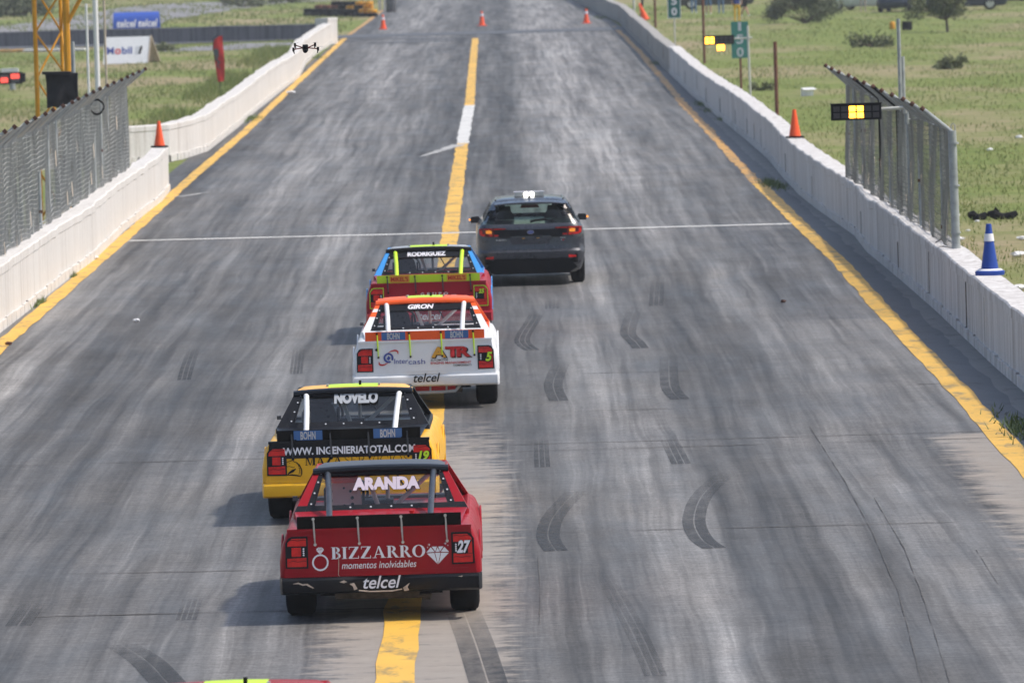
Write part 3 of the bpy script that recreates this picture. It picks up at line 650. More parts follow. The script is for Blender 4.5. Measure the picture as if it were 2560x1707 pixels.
def race_truck(P):
    sx = P.get('s', 1.0)
    drop = P.get('drop', .03)
    root = thing('race_truck', P['label'], 'race truck', (P['x'], P['y'], -drop * P.get('s', 1.0)), P.get('rz', 0), 'pickup race trucks in single file')
    root.scale = (sx * P.get('wide', 1.0), sx, sx)
    mat = P['body']
    sl = [(.315, .83, .14, 4.5, .10, .40), (.345, .885, .06, 4.72, .10, .45), (.45, .905, .03, 4.85, .09, .5), (.60, .905, .022, 4.86, .09, .5), (.72, .885, .022, 4.76, .08, .5),
          (.82, .85, .03, 4.5, .07, .5), (.862, .828, .036, 4.25, .06, .5), (.882, .80, .05, 3.95, .05, .5), (.888, .74, .09, 3.7, .05, .5)]
    rings, _ = slice_body(sl); b = MB(); b.loft(rings, 0, True, True, True)
    body = b.build('body', mat, root, 35)
    RY, FY, WR = .93, 3.72, .335
    cut_arches(body, [(s * .9, y, .35, .40, .34) for s in (-1, 1) for y in (RY, FY)])
    for s in (-1, 1):
        for y in (RY, FY):                             # flared lips over the arches
            fl = MB(); arc = [(s * .898, y + .415 * math.cos(a), .35 + .415 * math.sin(a)) for a in np.linspace(-.1, math.pi + .1, 17)]
            fl.tube(arc, .009, 6); fl.build('wheel_arch_lip', P.get('side', mat), root, 40)
        for y in (RY, FY): wheel(root, s * .745, y, WR, .27, s).location.z += drop
    tg = MB(); tg.prism([(-.866, .455), (.866, .455), (.845, .68), (.822, .870), (-.822, .870), (-.845, .68)], -.014, .05)
    tg.bx(-.828, .828, -.03, .045, .860, .884); tg.bx(-.80, .80, -.0185, -.01, .50, .505)
    tail = tg.build('tailgate', mat, root, 20)
    if P.get('tailtop'):
        tb = MB(); tb.prism([(-.842, .705), (.842, .705), (.8215, .858), (-.8215, .858)], -.017, -.004); tb.bx(-.829, .829, -.0312, .0462, .8588, .8853)
        tb.build('tailgate_band', P['tailtop'], tail)
    bp = MB(); st = []
    for x in (-.912, -.905, -.885, -.6, -.285, -.20, .20, .285, .6, .885, .905, .912):
        ax = abs(x); y = .16 if ax > .91 else .02 if ax > .9 else -.055 if ax > .25 else -.02
        st.append([(x, .22, .452), (x, y + .02, .452), (x, y, .43), (x, y - .004, .37), (x, y + .012, .325), (x, y + .05, .305), (x, .22, .305)])
    bp.loft(st, 0, True, True, True)
    bumper = bp.build('bumper', P['bumper'], root, 35)
    if P.get('scuffed'):
        for k, poly in enumerate(([(-.79, .405), (-.74, .418), (-.70, .40), (-.66, .405), (-.60, .365), (-.61, .36), (-.67, .392), (-.70, .388), (-.74, .404)], [(.20, .345), (.26, .385), (.24, .35), (.255, .32), (.21, .315)], [(-.28, .39), (-.24, .40), (-.21, .345), (-.24, .335), (-.25, .37)],
                                  [(-.2, .335), (-.1, .322), (.1, .322), (.19, .335), (.19, .328), (.1, .314), (-.1, .314), (-.2, .326)], [(.70, .43), (.74, .435), (.73, .425)], [(-.37, .41), (-.33, .425), (-.30, .41), (-.33, .40)])):
            c = MB(); c.prism(poly, -.0645 - .0002 * k, -.05 if k not in (3,) else -.03); c.build('scrape', M['dust'], bumper)
    un = MB(); un.bx(-.55, .55, .25, 4.4, .265, .285); un.tube([(-.62, RY, .33), (.62, RY, .33)], .045, 10)
    un.bx(-.16, .16, RY - .12, RY + .12, .24, .42); un.bx(-.42, .34, .2, .30, .245, .30, 1); un.tube([(-.4, .25, .25), (.45, .25, .245)], .022, 8, 1); un.bx(.36, .44, .3, .4, .20, .32, 1)
    un.build('axle', [M['matblack'], M['under']], root, 30)
    if P.get('undertube'):
        c = MB(); c.tube([(-.42, .12, .30), (-.36, .10, .235), (-.2, .10, .225), (.2, .10, .225), (.36, .10, .235), (.42, .12, .30)], .02, 8)
        for x in (-.15, .05, .25): c.tube([(x, .10, .225), (x, .14, .31)], .012, 6)
        c.build('tow_bar', M['tubegrey'], root, 40); c = MB(); c.bx(-.36, .36, .16, .5, .24, .30); c.build('fuel_cell', M['reddecal'], root)
    # cab
    zb, zt = .925, 1.285; yb0, yb1, yt0, yt1 = 1.30, 3.05, 1.72, 2.52; hb, ht = .80, .60
    Q = dict(rear=[(-hb, yb0, zb), (hb, yb0, zb), (ht, yt0, zt), (-ht, yt0, zt)], front=[(hb, yb1, zb), (-hb, yb1, zb), (-ht, yt1, zt), (ht, yt1, zt)],
             left=[(-hb, yb1, zb), (-hb, yb0, zb), (-ht, yt0, zt), (-ht, yt1, zt)], right=[(hb, yb0, zb), (hb, yb1, zb), (ht, yt1, zt), (ht, yt0, zt)])
    ped = MB(); ra, _ = outline(.805, 1.27, 3.10, .05, .08); ped.loft([[(x, y, z) for x, y in ra] for z in (.872, .928)], 0, True, False, True); ped.build('cab_base', P.get('deck', mat), root, 30)
    cv = MB(); cv.loft([[(x * hw_, y, z + .006 * (1 - x * x)) for x in np.linspace(-1, 1, 9)] for y, z, hw_ in ((.10, .886, .72), (.14, .892, .74), (.7, .915, .76), (1.272, .940, .79))], 0, False); cv.build('bed_cover', P.get('deck', mat), root, 40)
    fr = MB(); pil = P['pillars']; mats = []
    def mi(m):
        if m not in mats: mats.append(m)
        return mats.index(m)
    pv = [(v0, v1, mi(m)) for v0, v1, m in pil]
    ring_panel(fr, Q['rear'], (0, 0, 1, 1), (.062, 0.0, .938, 1.0), (0, 1, -.5), .03, pv, .022)
    ring_panel(fr, Q['front'], (0, 0, 1, 1), (.07, .05, .93, .93), (0, -1, -.5), .03, [(0, 1, pv[-1][2])])
    ring_panel(fr, Q['left'], (.0, 0, 1., 1), (.07, .06, .93, .90), (1, 0, -.4), .03, [(0, 1, pv[-1][2])])
    ring_panel(fr, Q['right'], (.0, 0, 1., 1), (.07, .06, .93, .90), (-1, 0, -.4), .03, [(0, 1, pv[-1][2])])
    fr.build('cab_frame', mats, root)
    ro = MB(); xs = np.linspace(-1, 1, 15); rows = []
    for f, dz in ((-.05, -.022), (-.015, .0), (.08, .010), (.3, .015), (.55, .016), (.8, .010), (1.0, -.002), (1.03, -.03)):
        y = yt0 + (yt1 - yt0) * f
        rows.append([(x * (ht + .015) * (1 if abs(x) < .99 else 1.0), y, zt + dz + .021 * (1 - abs(x) ** 2.6) - (.03 if abs(x) > .99 else 0)) for x in xs])
    ro.loft(rows, 0, False)
    ro.loft([[(x, y, z - .024) for x, y, z in r_] for r_ in reversed(rows)], 0, False)
    for r_ in (rows[0], rows[-1]): ro.loft([r_, [(x, y, z - .024) for x, y, z in r_]], 0, False)
    rfm = [P['roof']]; roof = ro.build('roof', rfm, root, 40)
    if P.get('roofband'):
        c = MB(); c.loft([[(x * P.get('bandw', .26), y, z + .004) for (x, (_, y, z)) in zip(xs, [(0, r_[7][1], r_[7][2] - .004 * abs(q) ** 2) for q in xs])] for r_ in rows[2:-1]], 0, False)
        c.build('number_panel', P['roofband'], roof)
        for s in (-1, 1):
            c = MB(); c.bx(s * (P.get('bandw', .26) + .012) - .011, s * (P.get('bandw', .26) + .012) + .011, yt0 + .22, yt0 + .30, zt + .034, zt + .055); c.build('roof_clip', M['galv'], roof)
        c = MB(); c.tube([(.07, yt0 + .3, zt + .04), (.07, yt0 + .3, zt + .085)], .014, 8); c.build('antenna', M['matblack'], roof)
    c = MB()
    c.loft([[(x * (ht + .022), yt0 + dy, zt + dz + .021 * (1 - abs(x) ** 2.6)) for x in xs] for dy, dz in ((-.045, -.052), (-.058, -.03), (-.050, -.006), (-.02, .0065), (.012, .0105))], 0, False); c.build('roof_edge', P.get('edge', P['roof']), roof, 40)
    # rear window: glass, black surround with rivets, driver's name
    q = Q['rear']; nrm = Vector((0, -(zt - zb), (yt0 - yb0))).normalized()
    gl = MB(); pts = [lerp2(q, .09, .10), lerp2(q, .91, .10), lerp2(q, .955, .95), lerp2(q, .045, .95)]; pts = [p - nrm * .012 for p in pts]
    gl.add(pts + [p - nrm * .004 for p in pts], [(0, 1, 2, 3), (7, 6, 5, 4), (0, 4, 5, 1), (1, 5, 6, 2), (2, 6, 7, 3), (3, 7, 4, 0)])
    win = gl.build('rear_window', M['glass'], root)
    sf = MB(); top = P.get('sunstrip', .86)
    ring_panel(sf, q, (.063, .012, .937, .985), (.108, .165, .892, top), -nrm, .022, [(0, 1, 0)], .040, .024)
    for u, v in [(.085 - .03 * k, k) for k in (.2, .45, .7, .9)] + [(.915 + .03 * k, k) for k in (.2, .45, .7, .9)] + [(k, .93) for k in (.2, .35, .5, .65, .8)] + [(k, .1) for k in (.2, .32, .44, .56, .68, .8)]:
        p = lerp2(q, u, v) + nrm * .002; sf.tube([p - nrm * .004, p + nrm * .004], .009, 8, 1)
    sf.build('window_surround', [M['black'], M['greydecal']], win)
    uz = (lerp2(q, .5, 1) - lerp2(q, .5, 0)).normalized()
    nm = P.get('name')
    if nm:
        o = Vector((nm[1], 0, 0)) + lerp2(q, .5, nm[2]); o.x = nm[1]
        txt('lettering', nm[0], nm[3] + .004, nm[4] + .008, M['matblack'], win, o, (1, 0, 0), uz, nm[5] + .02, nm[6], .0006)
        txt('lettering', nm[0], nm[3] - .012, nm[4], nm[7], win, o, (1, 0, 0), uz, nm[5], nm[6], .0016)
    ws = MB(); qf = Q['front']; pts = [lerp2(qf, .07, .05), lerp2(qf, .93, .05), lerp2(qf, .93, .93), lerp2(qf, .07, .93)]
    nf = Vector((0, zt - zb, yb1 - yt1)).normalized(); pts = [p - nf * .012 for p in pts]
    ws.add(pts + [p - nf * .004 for p in pts], [(0, 1, 2, 3), (7, 6, 5, 4), (0, 4, 5, 1), (1, 5, 6, 2), (2, 6, 7, 3), (3, 7, 4, 0)]); ws.build('windscreen', M['glass'], root)
    # inside
    it = MB(); it.bx(-.70, .70, 1.48, 2.9, .886, .905); it.bx(-.68, .68, 2.72, 2.93, .90, .955); it.bx(-.2, .1, 2.15, 2.5, .90, .96); it.tube([(-.30, 2.62, .97), (-.30, 2.55, 1.0)], .02, 8)
    it.tube([(.0 + .0 - .30 + .16 * math.cos(a), 2.55 + .03 * math.sin(a), 1.0 + .15 * math.sin(a)) for a in np.linspace(0, 2 * math.pi, 17)], .014, 6)
    it.build('dashboard', M['seat_dark'], root)
    seat(root, -.35, P['seat'], P['headrest'])
    cg = MB(); r = .021
    cg.tube([(.47, 1.86, 1.235), (.10, 1.95, .905)], r); cg.tube([(-.14, 1.88, 1.235), (-.03, 1.95, .905)], r); cg.tube([(.045, 2.4, 1.23), (.05, 2.35, .905)], r * .9)
    for s in (-1, 1):
        cg.tube([(s * .54, 1.95, 1.25), (s * .70, 1.75, .905)], r * .9); cg.tube([(s * .54, 1.95, 1.25), (s * .53, 2.45, 1.25), (s * .70, 2.9, .95)], r * .9)
    cg.tube([(-.54, 1.95, 1.25), (.54, 1.95, 1.25)], r); cg.tube([(.12, 2.5, 1.2), (.24, 2.85, .95)], .008, 6, 1)
    cg.build('roll_cage', [P['cage'], M['matblack']], root, 40)
    for s in (-1, 1):
        c = MB(); c.tube([(s * .512, 1.80, 1.215), (s * .492, 1.70, 1.245), (s * .485, 1.64, 1.238), (s * .470, 1.2, 1.103), (s * .455, .42, .886)], .029, 12)
        c.build('support_bar', P['bars'], root, 40)
    # spoiler with four stays
    so_ = MB(); so_.add([(-.738, -.012, .884), (.738, -.012, .884), (.738, -.035, .996), (-.738, -.035, .996), (-.738, -.004, .884), (.738, -.004, .884), (.738, -.027, .996), (-.738, -.027, .996)],
                        [(0, 1, 2, 3), (7, 6, 5, 4), (0, 4, 5, 1), (1, 5, 6, 2), (2, 6, 7, 3), (3, 7, 4, 0)])
    for x in (-.55, 0, .55): so_.bx(x - .012, x + .012, -.02, .12, .886, .90)
    sp = so_.build('spoiler', P['spoiler'], root)
    suz = Vector((0, -.023, .112)).normalized()
    def on_sp(x, z, off=.0): f = (z - .884) / .112; return Vector((x, -.012 - .023 * f - off, z))
    for x in (-.59, -.193, .199, .597):
        c = MB(); z1 = P.get('stay_z', .745)
        c.tube([on_sp(x, .975, .012), (x + .003, -.036, .93), (x + .006, -.034, .84), (x + .010, -.030, z1 + .02), (x + .011, -.026, z1)], [.006, .0085, .0095, .0065, .006], 8, 0)
        c.tube([on_sp(x, .972, -.002), on_sp(x, .972, .022)], .014, 8, 1); c.tube([(x + .011, -.010, z1), (x + .011, -.034, z1)], .014, 8, 1)
        c.build('stay', [P['stays'], M['steel'] if P['stays'] is M['steel'] else M['matblack']], sp, 40)
    for kind_, *a in P.get('spoiler_art', []):
        if kind_ == 'plate':
            x0, x1, m, s, tw, th_, tm = a
            c = MB(); p = [on_sp(x0, .890, .003), on_sp(x1, .890, .003), on_sp(x1, .990, .003), on_sp(x0, .990, .003)]; c.add(p, [(0, 1, 2, 3)]); pl = c.build('plate', m, sp, fix=False)
            txt('lettering', s, tw, th_, tm, pl, on_sp((x0 + x1) / 2, .940, .003), (1, 0, 0), suz, .03, a[0] * 0 + P.get('platesh', 0), .004)
        else: txt('lettering', a[0], a[1], a[2], a[3], sp, on_sp(a[4], .945), (1, 0, 0), suz, .01, 0, .004)
    # tail lamps as printed panels
    for s in (-1, 1):
        z0, z1 = P.get('lampz', (.535, .82)); xi, xo = .645, .838
        def X(x): return s * x
        def pan(pts, m, y, nm_, par):
            c = MB(); pp = [(X(x), z) for x, z in pts]; pp = pp if s > 0 else pp[::-1]; c.prism(pp, y, y + .004); return c.build(nm_, m, par)
        H = z1 - z0; lime = 'lampframe' in P
        tl = pan([(xi, z0), (xo + .012, z0 + .004), (xo + .010, z0 + H * .8), (xo - .02, z1 - .012), (xo - .05, z1), (xi, z1)], P.get('lampframe', M['black']), -.0215, 'tail_lamp', root)
        pan([(xi + .016, z0 + .016), (xo - .004, z0 + .018), (xo - .004, z0 + H * .32), (xi + .016, z0 + H * .34)], M['lampred'], -.025, 'lens', tl)
        if lime: pan([(xi + .010, z0 + .010), (xo + .002, z0 + .014), (xo + .000, z0 + H * .8), (xo - .03, z1 - .022), (xo - .055, z1 - .010), (xi + .010, z1 - .010)], M['black'], -.0228, 'lens_back', tl)
        pan([(xi + .016, z0 + H * .70), (xo - .008, z0 + H * .70), (xo - .012, z0 + H * .82), (xo - .05, z1 - .018), (xi + .016, z1 - .018)], M['lampred'], -.025, 'lens', tl)
        pan([(xo - .045, z0 + H * .34), (xo - .006, z0 + H * .34), (xo - .008, z0 + H * .69), (xo - .045, z0 + H * .69)] if s > 0 else [(xo - .13, z0 + H * .38), (xo - .045, z0 + H * .38), (xo - .045, z0 + H * .66), (xo - .13, z0 + H * .66)], M['lampred'], -.0255, 'lens', tl)
        c = MB()
        for k in range(4): c.tube([(s * (xi + .04), -.0262, z0 + H * (.42 + .065 * k)), (s * (xi + .04), -.022, z0 + H * (.42 + .065 * k))], .008, 8)
        c.build('reflector', M['decal'], tl)
        for k in (.22, .88):
            c = MB(); c.add([(s * (xi + .02 + .15 * i / 6), -.0266, z0 + H * k + .004 * math.sin(i * 1.7) + dz) for dz in (0, .005) for i in range(7)], [(i, i + 1, i + 8, i + 7) for i in range(6)]); c.build('seam', M['lampdark'], tl, fix=False)
        if s > 0 and P.get('number'):
            n_, nw, nh, nx, nz, nmat = P['number']
            txt('lettering', n_, nw + .014, nh + .014, M['matblack'], tl, (nx + .004, -.028, nz - .004), bold=.06, shear=.25)
            txt('lettering', n_, nw, nh, nmat, tl, (nx, -.0315, nz), bold=.045, shear=.25)
    # side mirror, fuel filler, front lamps
    c = MB(); c.obox((-.825, 2.75, .955), (.022, 0, 0), (0, .02, 0), (0, 0, .02)); c.tube([(-.76, 2.72, .92), (-.80, 2.74, .945)], .010, 6); c.build('mirror', M['rim'], root, 30)
    if P.get('filler'):
        c = MB(); c.tube([(.30, .52, .885), (.298, .51, .93), (.292, .50, .955), (.29, .50, .985)], [.014, .014, .018, .026], 10); c.build('filler_neck', P['filler'], root, 40)
    for s in (-1, 1):
        c = MB(); c.obox((s * .62, 4.64, .68), (.14, -s * .07, 0), (.01, .03, 0), (0, 0, .05)); c.build('headlamp', M['decal'], root)
    c = MB(); c.bx(-.45, .45, 4.84, 4.875, .40, .62); c.build('grille', M['matblack'], root)
    root['_tail'] = 1; del root['_tail']
    return root, tail, bumper, sp, roof

telcel = dict(bold=.012, shear=.28)
# 1: red truck nearest
t1, tail, bump_, sp, roof = race_truck(dict(label='deep red pickup race truck with white ring and diamond emblems on its tailgate', x=-1.218, wide=.984, y=70.25, drop=.045, body=M['red'], bumper=M['black'], scuffed=True,
    pillars=[(0, .17, M['black']), (.17, 1, M['red'])], roof=M['rim'], edge=M['black'], cage=M['tubepink'], bars=M['tubedark'], spoiler=M['spoilblack'], stays=M['steel'], seat=M['seat_pink'], headrest=M['cone'],
    name=('ARANDA', .05, .64, .63, .165, .065, 0, M['pinkdecal']), number=('27', .125, .115, .755, .69, M['decal']), spoiler_art=[('t', 'CARDO 41', .12, .018, M['rustpost'], .40)][:0], filler=M['reddecal']))
yT = -.0205
serif_text('lettering', 'BIZZARRO', -.437, .408, .612, .105, M['decal'], tail, yT, gap=.07)
txt('lettering', 'momentos inolvidables', .67, .062, M['decal'], tail, (-.01, yT, .553), bold=.004, shear=.22)
dm = lambda cx, cz, w_, h_: [[(cx - w_ / 2, cz + h_ * .18), (cx - w_ * .30, cz + h_ * .47), (cx - w_ * .13, cz + h_ * .20)], [(cx - w_ * .26, cz + h_ * .5), (cx - w_ * .03, cz + h_ * .5), (cx - w_ * .10, cz + h_ * .22)][::-1],
    [(cx - w_ * .09, cz + h_ * .20), (cx, cz + h_ * .46), (cx + w_ * .09, cz + h_ * .20)][::-1], [(cx + w_ * .03, cz + h_ * .5), (cx + w_ * .26, cz + h_ * .5), (cx + w_ * .10, cz + h_ * .22)][::-1], [(cx + w_ * .30, cz + h_ * .47), (cx + w_ / 2, cz + h_ * .18), (cx + w_ * .13, cz + h_ * .20)][::-1],
    [(cx - w_ * .48, cz + h_ * .13), (cx - w_ * .15, cz + h_ * .15), (cx - w_ * .03, cz - h_ * .46)][::-1], [(cx - w_ * .12, cz + h_ * .15), (cx + w_ * .12, cz + h_ * .15), (cx, cz - h_ * .5)][::-1], [(cx + w_ * .15, cz + h_ * .15), (cx + w_ * .48, cz + h_ * .13), (cx + w_ * .03, cz - h_ * .46)][::-1]]
def spark(cx, cz, r): return [[(cx - r, cz), (cx, cz - r * .25), (cx + r, cz), (cx, cz + r * .25)], [(cx, cz - r), (cx + r * .25, cz), (cx, cz + r), (cx - r * .25, cz)]]
shapes('diamond_emblem', [(0, dm(.52, .618, .205, .158)), (0, spark(.445, .715, .014) + spark(.43, .692, .009) + spark(.59, .722, .014) + spark(.612, .705, .008))], [M['decal']], tail, yT)
shapes('ring_emblem', [(0, disc_ring(-.537, .585, .074, .074, .015, .015, 36)), (0, dm(-.537, .688, .072, .064))], [M['decal']], tail, yT)
shapes('crack', [(0, stroke([(-.392, .71), (-.375, .66), (-.372, .62), (-.372, .56), (-.376, .50), (-.378, .47), (-.365, .457)], [.002, .004, .005, .006, .005, .005, .003]))], [M['dust']], tail, yT - .006)
txt('lettering', 'telcel', .34, .112, M['decal'], bump_, (.012, -.026, .398), **telcel)
# 2: yellow truck
t2, tail, bump_, sp, roof = race_truck(dict(label='yellow and black pickup race truck with white support bars and horse head tailgate emblem', x=-1.70, y=81.7, drop=.027, rz=R(-.7), body=M['yellow'], bumper=M['yellow'], side=M['yellow'], tailtop=M['black'], deck=M['black'],
    pillars=[(0, 1, M['black'])], roof=M['peach'], edge=M['black'], roofband=M['lime'], bandw=.26, cage=M['tubegrey'], bars=M['tubewhite'], spoiler=M['spoilblack'], stays=M['tubedark'], seat=M['seat_dark'], headrest=M['seat_dark'],
    name=('NOVELO', .035, .80, .47, .175, .07, 0, M['dimdecal']), number=('19', .115, .10, .765, .70, M['lime']), stay_z=.70,
    spoiler_art=[('plate', -.565, -.27, M['bohn'], 'BOHN', .155, .088, M['greydecal']), ('plate', .255, .548, M['bohn'], 'BOHN', .155, .088, M['greydecal'])], lampz=(.53, .825)))
txt('lettering', 'WWW. INGENIERIATOTAL.COM', 1.36, .080, M['decal'], tail, (.0, yT, .780), bold=.032)
serif_text('lettering', 'MAZA', -.455, -.075, .632, .088, M['matblack'], tail, yT, T=.2, gap=.05)
serif_text('lettering', 'SERVICIOS', -.055, .61, .634, .082, M['matblack'], tail, yT, T=.07, t=.045, gap=.12)
hs = lambda p: [(-.575 + (x - 390) * .00103, .600 - (z - 985) * .00103) for x, z in p]
shapes('horse_emblem', [(0, stroke(hs([(305, 925), (330, 915), (365, 905), (380, 895), (392, 912), (425, 925), (455, 960), (470, 1000), (468, 1040), (452, 1068)]), [.004, .005, .006, .004, .006, .008, .010, .011, .010, .004])
    + stroke(hs([(303, 925), (310, 945), (325, 962), (345, 958), (368, 965), (385, 972), (400, 965)]), [.005] * 7) + stroke(hs([(412, 985), (380, 1005), (345, 1025), (325, 1042)]), [.008, .028, .018, .004])
    + stroke(hs([(322, 1045), (370, 1045), (420, 1052), (450, 1058)]), [.008, .014, .014, .010]) + stroke(hs([(405, 915), (440, 950), (450, 1000), (440, 1040)]), [.003, .004, .004, .004]) + stroke(hs([(345, 930), (355, 926)]), [.004, .004])
    + sum([stroke(hs([(430 + 5 * k, 935 + 22 * k), (458 + 3 * k, 945 + 20 * k)]), [.005, .003]) for k in range(5)], []))], [M['matblack']], tail, yT)
txt('lettering', 'telcel', .33, .11, M['matblack'], bump_, (.012, -.026, .398), **telcel)
# 3: white truck
t3, tail, bump_, sp, roof = race_truck(dict(label='white pickup race truck with orange roof and orange spoiler', x=-1.085, y=99.8, s=1.015, drop=.02, body=M['white'], bumper=M['white'],
    pillars=[(0, .50, M['white']), (.50, .66, M['orange']), (.66, .76, M['white']), (.76, 1, M['orange'])], roof=M['orange'], roofband=M['lime'], bandw=.22, cage=M['tubewhite'], bars=M['tubewhite'], spoiler=M['orange'], stays=M['lime'], seat=M['seat_dark'], headrest=M['seat_dark'],
    name=('GIRON', -.055, .80, .34, .085, .045, .25, M['decal']), sunstrip=.69, number=('5', .085, .115, .785, .655, M['lime']), stay_z=.68, undertube=True, filler=M['tubewhite'],
    spoiler_art=[('plate', -.535, -.24, M['bohn'], 'BOHN', .155, .088, M['greydecal']), ('plate', .25, .54, M['bohn'], 'BOHN', .155, .088, M['greydecal'])], lampz=(.50, .795)))
shapes('swirl_emblem', [(0, disc_ring(-.455, .672, .062, .062, .024, .022, 28, -.6, 5.2)), (1, stroke([(-.575, .63), (-.57, .595), (-.54, .585), (-.50, .592), (-.46, .615)], [.006, .022, .022, .016, .004])), (1, stroke([(-.335, .715), (-.34, .75), (-.37, .765), (-.42, .755), (-.46, .735)], [.006, .022, .02, .014, .003])), (0, [[(-.48, .66), (-.45, .64), (-.43, .675), (-.455, .70)]])], [M['navy'], M['reddecal']], tail, yT)
txt('lettering', 'Inter', .175, .062, M['navy'], tail, (-.302, yT, .628), shear=.1)
txt('lettering', 'cash', .205, .062, M['navy'], tail, (-.107, yT, .617), shear=.0)
for ch, xa, wa, m_ in (('A', .165, .20, M['golddecal']), ('T', .335, .19, M['reddecal']), ('R', .475, .19, M['reddecal'])):
    txt('lettering', ch, wa, .138, M['matblack'], tail, (xa + .014, yT + (.001 * (xa < .2)), .718), bold=.05); txt('lettering', ch, wa - .012, .132, m_, tail, (xa, yT - .003 - .002 * xa, .726), bold=.05)
txt('lettering', 'AUTOMOTIVE', .215, .024, M['matblack'], tail, (.172, yT, .628), bold=.01)
txt('lettering', 'ENGINE MANAGEMENT', .50, .030, M['reddecal'], tail, (.315, yT, .592), bold=.015)
txt('lettering', 'COMPONENTS', .225, .024, M['matblack'], tail, (.455, yT, .557), bold=.01)
txt('lettering', 'telcel', .33, .11, M['matblack'], bump_, (.012, -.026, .415), **telcel)
c = MB(); c.tube([(-.60, -.012, .775), (-.60, -.024, .775)], .018, 12); c.build('plug', M['matblack'], tail)
# 4: blue and crimson truck
t4, tail, bump_, sp, roof = race_truck(dict(label='sky blue pickup race truck with crimson tailgate and lime spoiler beside the grey car', x=-1.175, y=115.2, s=1.01, drop=.02, body=M['crimson'], bumper=M['crimson'],
    pillars=[(0, 1, M['blue'])], roof=M['tubegrey'], edge=M['matblack'], roofband=M['lime'], bandw=.27, cage=M['tubegrey'], bars=M['lime'], spoiler=M['lime'], stays=M['tubedark'], seat=M['seat_dark'], headrest=M['seat_dark'], side=M['blue'],
    name=('RODRÍGUEZ', -.03, .83, .57, .115, .045, 0, M['decal']), sunstrip=.69, number=('25', .085, .065, .755, .735, M['lime']), lampframe=M['lime'], lampz=(.52, .82),
    spoiler_art=[('plate', -.555, -.27, M['golddecal'], "MIKEL'S", .25, .066, M['reddecal']), ('plate', .265, .55, M['golddecal'], "MIKEL'S", .25, .066, M['reddecal'])]))
txt('lettering', 'GRUPO', .39, .04, M['decal'], tail, (.08, yT, .715), bold=.01, space=1.8)
txt('lettering', 'A', .16, .13, M['decal'], tail, (-.30, yT, .645), bold=.02); txt('lettering', 'ADE', .33, .13, M['decal'], tail, (.235, yT, .63), bold=.03)
txt('lettering', 'telcel', .33, .11, M['decal'], bump_, (.012, -.026, .40), **telcel)
# 5: truck at the bottom edge, roof just in frame
p5 = D(585, 1703, 52)
t5, tail, bump_, sp, roof = race_truck(dict(label='race truck cut off by the bottom edge, only its lime roof panel showing', x=p5.x + .02, y=49.54, body=M['white'], bumper=M['white'],
    pillars=[(0, 1, M['red'])], roof=M['red'], edge=M['matblack'], roofband=M['lime'], bandw=.21, cage=M['tubewhite'], bars=M['tubewhite'], spoiler=M['spoilblack'], stays=M['tubedark'], seat=M['seat_dark'], headrest=M['seat_dark']))

# ------------------------------------------------------------------ driver in the yellow truck
def helmet_driver(truck):
    o = thing('person', 'driver in dark grey helmet seated inside the yellow truck, seen through its rear window', 'person', (truck.location.x - .35, truck.location.y + 2.12, .9))
    b = MB()
    ell = lambda z, rx, ry, cy=0: [(rx * math.cos(a), cy + ry * math.sin(a), z) for a in np.linspace(0, 2 * math.pi, 17)[:-1]]
    b.loft([ell(-.02, .17, .11), ell(.05, .19, .11), ell(.12, .18, .10), ell(.165, .08, .07), ell(.19, .065, .065)], 0, True, True, False)
    b.loft([ell(.19, .065, .065), ell(.22, .06, .06)], 1, True, False, True); b.build('body', [M['seat_dark'], M['skin']], o, 50)
    b = MB(); b.loft([ell(.17, .10, .12), ell(.22, .125, .15), ell(.28, .13, .155), ell(.33, .11, .13), ell(.36, .06, .08), ell(.368, .01, .01)], 0, True, True, True); b.loft([ell(.235, .129, .154), ell(.265, .133, .158)], 1, True)
    b.build('helmet', [M['rim'], M['tubegrey']], o, 50)
helmet_driver(t2)

# ------------------------------------------------------------------ cars
CAR = [(.20, .74, .22, 4.30, .20, .40), (.25, .82, .12, 4.46, .22, .5), (.36, .86, .05, 4.55, .25, .55), (.48, .885, .02, 4.58, .26, .6), (.56, .893, .015, 4.58, .26, .6), (.60, .893, .06, 4.57, .26, .6), (.70, .893, .075, 4.54, .24, .6), (.82, .888, .075, 4.46, .22, .6),
       (.90, .875, .085, 4.25, .22, .55), (.97, .855, .10, 3.75, .22, .5), (1.02, .825, .135, 3.42, .20, .42)]
GH = [(1.02, .825, .135, 3.42, .20, .42), (1.08, .775, .175, 3.28, .16, .36), (1.16, .735, .235, 3.06, .16, .33), (1.25, .688, .305, 2.82, .16, .3), (1.335, .640, .37, 2.58, .16, .28)]
ROOF = [(1.335, .640, .37, 2.58, .16, .28), (1.375, .605, .42, 2.44, .18, .28), (1.412, .545, .52, 2.28, .2, .28), (1.432, .44, .70, 2.10, .2, .26), (1.442, .30, .95, 1.9, .16, .2)]
